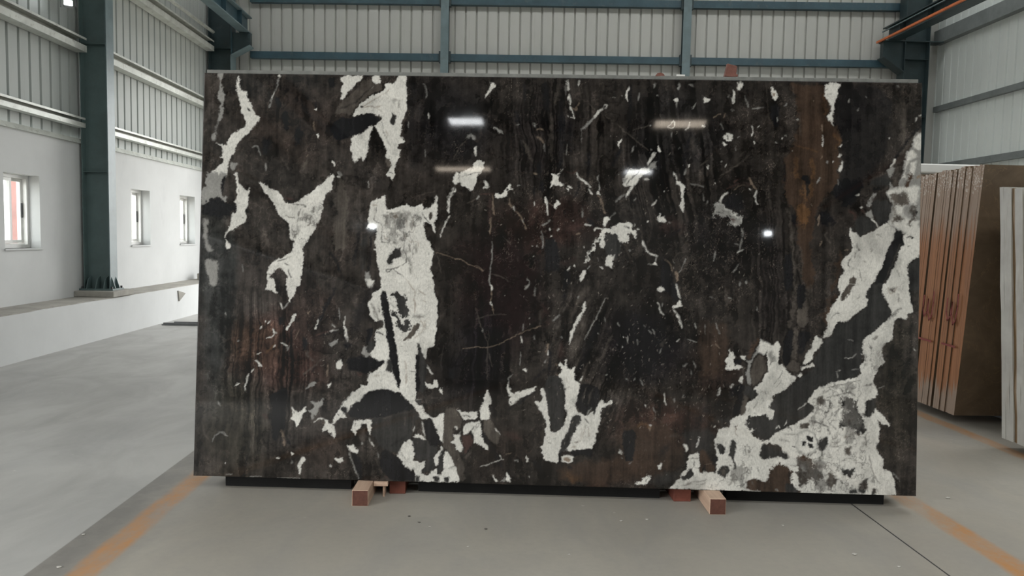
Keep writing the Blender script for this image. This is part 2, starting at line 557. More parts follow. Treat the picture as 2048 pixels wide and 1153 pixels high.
# --- windows
for i, (a, b) in enumerate(WINS):
    w = empty('window_%d' % (i + 1), (XL - 0.155, a, WZ0))
    tag(w, ['white aluminium sliding window nearest the camera, left of the steel column',
            'white aluminium sliding window just right of the steel column',
            'farthest white aluminium sliding window, beside the slab edge'][i], 'window', kind='structure')
    L, Hh = b - a, WZ1 - WZ0
    fr = MB()
    fr.box(-0.04, 0.04, 0, 0.035, 0, Hh).box(-0.04, 0.04, L - 0.035, L, 0, Hh)
    fr.box(-0.04, 0.04, 0.035, L - 0.035, 0, 0.035).box(-0.04, 0.04, 0.035, L - 0.035, Hh - 0.035, Hh)
    fr.box(-0.008, 0.008, 0.035, L - 0.035, 0.035, 0.048)
    fr.obj('frame', 'white_frame', w)
    half = L / 2
    for s, (ya, yb, xo) in enumerate(((0.036, half + 0.025, 0.018), (half - 0.025, L - 0.036, -0.018))):
        sm = MB()
        g = 0.032
        sm.box(xo - 0.012, xo + 0.012, ya, ya + g, 0.05, Hh - 0.036).box(xo - 0.012, xo + 0.012, yb - g, yb, 0.05, Hh - 0.036)
        sm.box(xo - 0.012, xo + 0.012, ya + g, yb - g, 0.05, 0.05 + g).box(xo - 0.012, xo + 0.012, ya + g, yb - g, Hh - 0.036 - g, Hh - 0.036)
        so = sm.obj('sash', 'white_frame', w)
        MB().box(xo - 0.002, xo + 0.002, ya + g, yb - g, 0.05 + g, Hh - 0.036 - g).obj('pane', 'glass', so)
        if s == 1:
            MB().box(xo + 0.012, xo + 0.022, yb - 0.024, yb - 0.008, Hh * 0.42, Hh * 0.62).obj('latch', 'dark', so)
    MB().box(-0.08, 0.175, -0.02, L + 0.02, -0.016, 0.0).obj('sill', 'plaster', w)

# --- back wall
wall_back = empty('wall_back', BO)
wall_back.matrix_world = Matrix((BE, BN, Vector((0, 0, 1)))).transposed().to_4x4() @ Matrix.Identity(4)
BM = Matrix((BE, -BN, Vector((0, 0, 1)))).transposed().to_4x4()
wall_back.matrix_world = Matrix.Identity(4)
tag(wall_back, 'pale ribbed sheet cladding closing the far end of the hall', 'wall', kind='structure')
NB = 11
PB = BLEN / (NB * 6)
me_full = sheet_mesh('cladding_sheet', 6, PB, 0.0, ZR, 0.034, 0.030)
me_short = sheet_mesh('cladding_sheet', 6, PB, ADDED_DOOR[2], ZR, 0.034, 0.030)
# local x -> -BE so that local +y faces the hall with right handed axes
RB = Matrix((-BE, BN, Vector((0, 0, 1)))).transposed().to_4x4()
for i in range(NB):
    s0 = (i + 1) * 6 * PB
    mid = s0 - 3 * PB
    m = RB.copy(); m.translation = BO + BE * s0 + BN * (0.0006 * (i % 2))
    link('cladding_sheet', me_short if ADDED_DOOR[0] < mid < ADDED_DOOR[1] else me_full, 'sheet_b', wall_back, m)
COLB = (3.975, 8.07)          # wind columns, distance along the wall
for z, h, d in ((4.225, 0.115, 0.10), (5.165, 0.12, 0.10), (6.2, 0.12, 0.10)):
    segs = [0.55] + [c for c in COLB for c in (c,)] + [BLEN - 0.5]
    for a, b in zip(segs, segs[1:]):
        pa, pb = BO + BE * (a + 0.075), BO + BE * (b - 0.075)
        c_girt(pa + Vector((0, 0, z)), pb + Vector((0, 0, z)), BN, h, d).obj('wall_girt', 'teal_mid', wall_back)
dfr = MB()
for a, b, z0, z1 in ((ADDED_DOOR[0] - 0.12, ADDED_DOOR[0], 0, ADDED_DOOR[2] + 0.12), (ADDED_DOOR[1], ADDED_DOOR[1] + 0.12, 0, ADDED_DOOR[2] + 0.12), (ADDED_DOOR[0], ADDED_DOOR[1], ADDED_DOOR[2], ADDED_DOOR[2] + 0.12)):
    p = [BO + BE * s + BN * t + Vector((0, 0, z)) for z in (z0, z1) for (s, t) in ((a, 0.10), (b, 0.10), (b, 0.005), (a, 0.005))]
    dfr.hexa(p)
door = dfr.obj('added_door_1', 'teal_mid')  # frame of the doorway added to let light in
tag(door, 'unseen doorway added in the far wall to let light in behind the slab', 'doorway', kind='structure')

# --- right wall (faces -X): local x -> +Y, local y -> -X
wall_right = empty('wall_right', (0, 0, 0))
tag(wall_right, 'grey ribbed sheet cladding along the right side', 'wall', kind='structure')
PR = 0.19
me_r = sheet_mesh('cladding_sheet', 6, PR, 0.0, ZR, 0.030, 0.018)
RR = Matrix(((0, -1, 0, 0), (1, 0, 0, 0), (0, 0, 1, 0), (0, 0, 0, 1)))
k = 0; yy = YF
while yy < 12.6:
    m = RR.copy(); m.translation = (XR - 0.0006 * (k % 2), yy, 0)
    link('cladding_sheet', me_r, 'sheet_r', wall_right, m)
    yy += 6 * PR; k += 1
for z, h, d in ((2.50, 0.10, 0.07), (3.48, 0.09, 0.07), (4.60, 0.22, 0.12)):
    c_girt((XR, YF, z), (XR, 12.55, z), (-1, 0, 0), h, d).obj('wall_girt', 'girt_grey', wall_right)

# --- front wall behind the camera and roof with open strips added for daylight
wall_front = MB().box(XL - 0.2, XR + 0.2, YF - 0.25, YF, -0.1, ZR + 0.1).obj('wall_front', 'front_wall')
tag(wall_front, 'plain sheet wall behind the photographer', 'wall', kind='structure')
ceiling = empty('ceiling')
tag(ceiling, 'sheet roof above the hall with gaps added to let daylight in', 'roof', kind='structure')
edges = [YF - 0.3]
for yc, w, xa, xb in ADDED_SKYLIGHTS:
    edges += [yc - w / 2, yc + w / 2]
    for a, b in ((XL - 0.3, xa), (xb, XR + 0.3)):
        MB().box(a, b, yc - w / 2, yc + w / 2, ZR, ZR + 0.05).obj('roof_panel', 'roof', ceiling)
edges.append(YB + 0.4)
for a, b in zip(edges[0::2], edges[1::2]):
    MB().box(XL - 0.3, XR + 0.3, a, b, ZR, ZR + 0.05).obj('roof_panel', 'roof', ceiling)
for yr in (-12.3, -7.7, -3.1, 1.5, 6.6, 11.6):
    MB().box(XL, XR, yr - 0.06, yr + 0.06, ZR - 0.3, ZR).obj('roof_beam', 'teal', ceiling)

# neighbouring building seen through the first window
house = MB().box(-11.5, -9.0, 13.9, 17.0, -0.21, 2.7).box(-11.7, -8.8, 13.7, 17.2, 2.7, 2.85).obj('outbuilding', 'red_house')
tag(house, 'red rendered outbuilding seen through the nearest window', 'building', None, 'thing')

# ================================================================== STEELWORK


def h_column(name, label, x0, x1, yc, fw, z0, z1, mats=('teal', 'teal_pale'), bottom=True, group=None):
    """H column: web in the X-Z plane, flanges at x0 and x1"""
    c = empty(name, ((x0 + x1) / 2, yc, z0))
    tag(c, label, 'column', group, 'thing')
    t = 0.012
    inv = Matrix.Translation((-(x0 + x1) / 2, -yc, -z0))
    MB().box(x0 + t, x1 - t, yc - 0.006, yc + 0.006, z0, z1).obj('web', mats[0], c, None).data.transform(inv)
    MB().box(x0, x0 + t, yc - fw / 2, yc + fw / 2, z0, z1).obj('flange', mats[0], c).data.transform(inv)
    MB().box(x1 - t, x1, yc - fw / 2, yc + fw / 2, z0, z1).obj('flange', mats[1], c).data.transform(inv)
    if bottom:
        MB().box(x0 - 0.03, x1 + 0.05, yc - fw / 2 - 0.05, yc + fw / 2 + 0.05, z0, z0 + 0.02).obj('base_plate', mats[0], c).data.transform(inv)
        for gx in (x0 + 0.05, (x0 + x1) / 2, x1 - 0.06):
            MB().prism([(yc - fw / 2 - 0.045, z0 + 0.02), (yc - 0.006, z0 + 0.02), (yc - 0.006, z0 + 0.17), (yc - fw / 2, z0 + 0.13)], 'x', gx - 0.005, gx + 0.005).obj('gusset', mats[0], c).data.transform(inv)
        MB().prism([(x1, z0 + 0.02), (x1 + 0.045, z0 + 0.02), (x1, z0 + 0.16)], 'y', yc - 0.055, yc - 0.045).obj('gusset', mats[0], c).data.transform(inv)
        MB().prism([(x1, z0 + 0.02), (x1 + 0.045, z0 + 0.02), (x1, z0 + 0.16)], 'y', yc + 0.045, yc + 0.055).obj('gusset', mats[0], c).data.transform(inv)
        for bx, by in ((x0, -1), (x1 + 0.03, -1), (x1 + 0.03, 1)):
            MB().tube([(bx, yc + by * (fw / 2 + 0.03), z0 + 0.02), (bx, yc + by * (fw / 2 + 0.03), z0 + 0.045)], 0.012, 6).obj('anchor_bolt', 'dark', c).data.transform(inv)
    for z in (1.9, 3.36, 4.3):
        if z0 < z < z1:
            MB().box(x0 + t, x1 - t, yc - fw / 2 + 0.01, yc - 0.006, z, z + 0.008).obj('stiffener', mats[0], c).data.transform(inv)
    return c


pad = MB().box(-4.72, -4.27, 8.70, 9.20, 0.457, 0.525).obj('column_plinth', 'kerb_top', bevel=0.006)
tag(pad, 'rough cement plinth under the dark steel column', 'plinth', None, 'thing')
col_l = h_column('steel_column', 'dark teal steel column standing on the white ledge between the windows', -4.69, -4.385, 8.95, 0.17, 0.525, ZR, ('teal_grey', 'teal_pale'))  # room-side flange given the pale teal to look lit
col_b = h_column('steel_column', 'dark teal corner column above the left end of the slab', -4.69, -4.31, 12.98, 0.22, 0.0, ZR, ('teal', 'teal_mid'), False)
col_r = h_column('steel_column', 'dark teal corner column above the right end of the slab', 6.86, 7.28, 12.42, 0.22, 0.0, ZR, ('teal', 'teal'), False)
inv = Matrix.Translation(-col_b.location)
o = MB().prism([(-4.31, 4.20), (-4.02, 4.36), (-4.02, 4.575), (-4.31, 4.575)], 'y', 12.93, 13.03).obj('corbel', 'teal', col_b); o.data.transform(inv)
o = MB().prism([(-4.31, 4.185), (-4.005, 4.35), (-4.005, 4.366), (-4.31, 4.203)], 'y', 12.86, 13.08).obj('corbel_flange', 'teal_pale', col_b); o.data.transform(inv)
o = MB().box(-4.32, -4.305, 12.84, 13.08, 3.2, 4.19).obj('flange_cover', 'teal_pale', col_b); o.data.transform(inv)
inv = Matrix.Translation(-col_r.location)
o = MB().prism([(6.86, 4.10), (6.52, 4.33), (6.52, 4.60), (6.86, 4.60)], 'y', 12.36, 12.46).obj('corbel', 'teal', col_r); o.data.transform(inv)
o = MB().prism([(6.86, 4.085), (6.51, 4.318), (6.51, 4.335), (6.86, 4.105)], 'y', 12.30, 12.52).obj('corbel_flange', 'teal', col_r); o.data.transform(inv)
o = MB().box(6.52, 7.5, 12.30, 12.52, 4.585, 4.60).obj('corbel_seat', 'teal', col_r); o.data.transform(inv)

for i, s in enumerate(COLB):
    p = BO + BE * s
    c = empty('wind_column', (p.x, p.y, 0), -BA)
    tag(c, ['slender pale teal column on the far wall, above the left half of the slab', 'slender pale teal column on the far wall, above the right half of the slab'][i], 'column', 'wind columns of the far wall', 'thing')
    z0 = ADDED_DOOR[2] + 0.12
    MB().box(-0.068, 0.068, -0.16, -0.150, z0, ZR).obj('front_flange', 'teal_pale', c)
    MB().box(-0.006, 0.006, -0.150, -0.05, z0, ZR).obj('web', 'teal', c)
    MB().box(-0.068, 0.068, -0.05, -0.04, z0, ZR).obj('rear_flange', 'teal', c)
    for z in (4.19, 5.13):
        MB().box(-0.10, 0.10, -0.125, -0.045, z, z + 0.19).obj('cleat', 'teal', c)


def crane_beam(name, label, xc, z0, z1, y0, y1, fw, mats):
    b = empty(name, (xc, (y0 + y1) / 2, z0))
    tag(b, label, 'beam', None, 'thing')
    inv = Matrix.Translation((-xc, -(y0 + y1) / 2, -z0))
    MB().box(xc - fw / 2, xc + fw / 2, y0, y1, z0, z0 + 0.018).obj('bottom_flange', mats[1], b).data.transform(inv)
    MB().box(xc - fw / 2, xc + fw / 2, y0, y1, z1 - 0.018, z1).obj('top_flange', mats[1], b).data.transform(inv)
    MB().box(xc - 0.006, xc + 0.006, y0, y1, z0 + 0.018, z1 - 0.018).obj('web', mats[0], b).data.transform(inv)
    MB().box(xc - 0.025, xc + 0.025, y0, y1, z1, z1 + 0.04).obj('rail', mats[0], b).data.transform(inv)
    st = None
    y = y1 - 0.5
    while y > max(y0, 3.0):
        if st is None:
            st = MB().box(-fw / 2 + 0.01, fw / 2 - 0.01, -0.005, 0.005, z0 + 0.018, z1 - 0.018).mesh('stiffener')
            st.transform(Matrix.Translation((0, 0, -z0)))
        s = link('stiffener', st, mats[0], b)
        s.location = (0, y - (y0 + y1) / 2, 0)
        y -= 0.75
    return b


bl = crane_beam('crane_beam', 'blue-grey crane runway beam high along the left wall', -4.12, 4.585, 4.87, YF + 0.1, 13.1, 0.17, ('teal_mid', 'teal_pale'))  # flanges given the pale teal to look lit
br = crane_beam('crane_beam', 'dark crane runway beam with an orange conductor bar along the right wall', 6.68, 4.601, 4.84, YF + 0.1, 12.5, 0.22, ('teal', 'teal'))
o = MB().box(-0.215, -0.18, -(12.5 - YF - 0.1) / 2, (12.5 - YF - 0.1) / 2, -0.012, 0.018).obj('conductor_bar', 'orange', br)
o['label'] = 'orange insulated conductor bar'
o = MB().box(-0.12, -0.10, -(12.5 - YF - 0.1) / 2, (12.5 - YF - 0.1) / 2, 0.17, 0.185).obj('edge_angle', 'teal_pale', br)

# ================================================================== LAMPS


def flood(name, label, loc, rz, tilt, size=0.16):
    f = empty(name, loc, rz)
    tag(f, label, 'floodlight', 'floodlights of the hall')
    R = Matrix.Rotation(tilt, 4, 'X')
    h = MB().box(-size, size, -0.03, 0.03, -size * 0.75, size * 0.75).obj('housing', 'lamp_body', f, bevel=0.008)
    h.data.transform(R)
    l = MB().box(-size * 0.86, size * 0.86, -0.034, -0.028, -size * 0.6, size * 0.6).obj('lens', 'lamp_spot', f)
    l.data.transform(R)
    MB().box(-size - 0.03, -size - 0.022, -0.02, 0.02, -0.04, 0.13).box(size + 0.022, size + 0.03, -0.02, 0.02, -0.04, 0.13).box(-size - 0.03, size + 0.03, -0.02, 0.02, 0.122, 0.13).obj('bracket', 'dark', f)
    return f


flood('flood_light', 'bright floodlight by the top of the dark column on the left', (-4.56, 8.42, 3.665), 0.5, -0.25, 0.045)
flood('flood_light', 'floodlight on the left wall behind the photographer', (-4.52, -10.3, 3.75), math.pi - 0.3, -0.15, 0.09)
fl = flood('flood_light', 'floodlight hanging on a rod behind the photographer', (4.95, -11.1, 3.80), math.pi + 0.2, -0.15, 0.09)
MB().tube([(0, 0, 0.13), (0, 0, ZR - 3.8)], 0.012, 6).obj('drop_rod', 'dark', fl)
for i, (x0, x1, yc, wy, m_) in enumerate(((-2.53, -1.78, -9.25, 0.42, 'lamp_cool'), (2.10, 3.20, -9.5, 0.45, 'lamp_warm'),
                                          (-3.65, -2.10, -13.5, 0.40, 'lamp_warm'), (1.70, 2.45, -13.8, 0.40, 'lamp_cool'))):
    p = empty('panel_light', ((x0 + x1) / 2, yc, 6.0))
    tag(p, ['short cool white panel light hung over the hall behind the photographer', 'warm panel light hung over the right half behind the photographer',
            'long warm panel light hung near the front wall', 'short cool panel light hung near the front wall'][i], 'lamp', 'hanging panel lights')
    hx = (x1 - x0) / 2
    MB().box(-hx - 0.02, hx + 0.02, -wy / 2 - 0.02, wy / 2 + 0.02, 0.005, 0.06).obj('housing', 'lamp_body', p)
    MB().box(-hx, hx, -wy / 2, wy / 2, -0.004, 0.005).obj('diffuser', m_, p)
    for sx in (-1, 1):
        MB().tube([(sx * hx * 0.8, 0, 0.06), (sx * hx * 0.8, 0, 1.0)], 0.006, 6).obj('rod', 'dark', p)

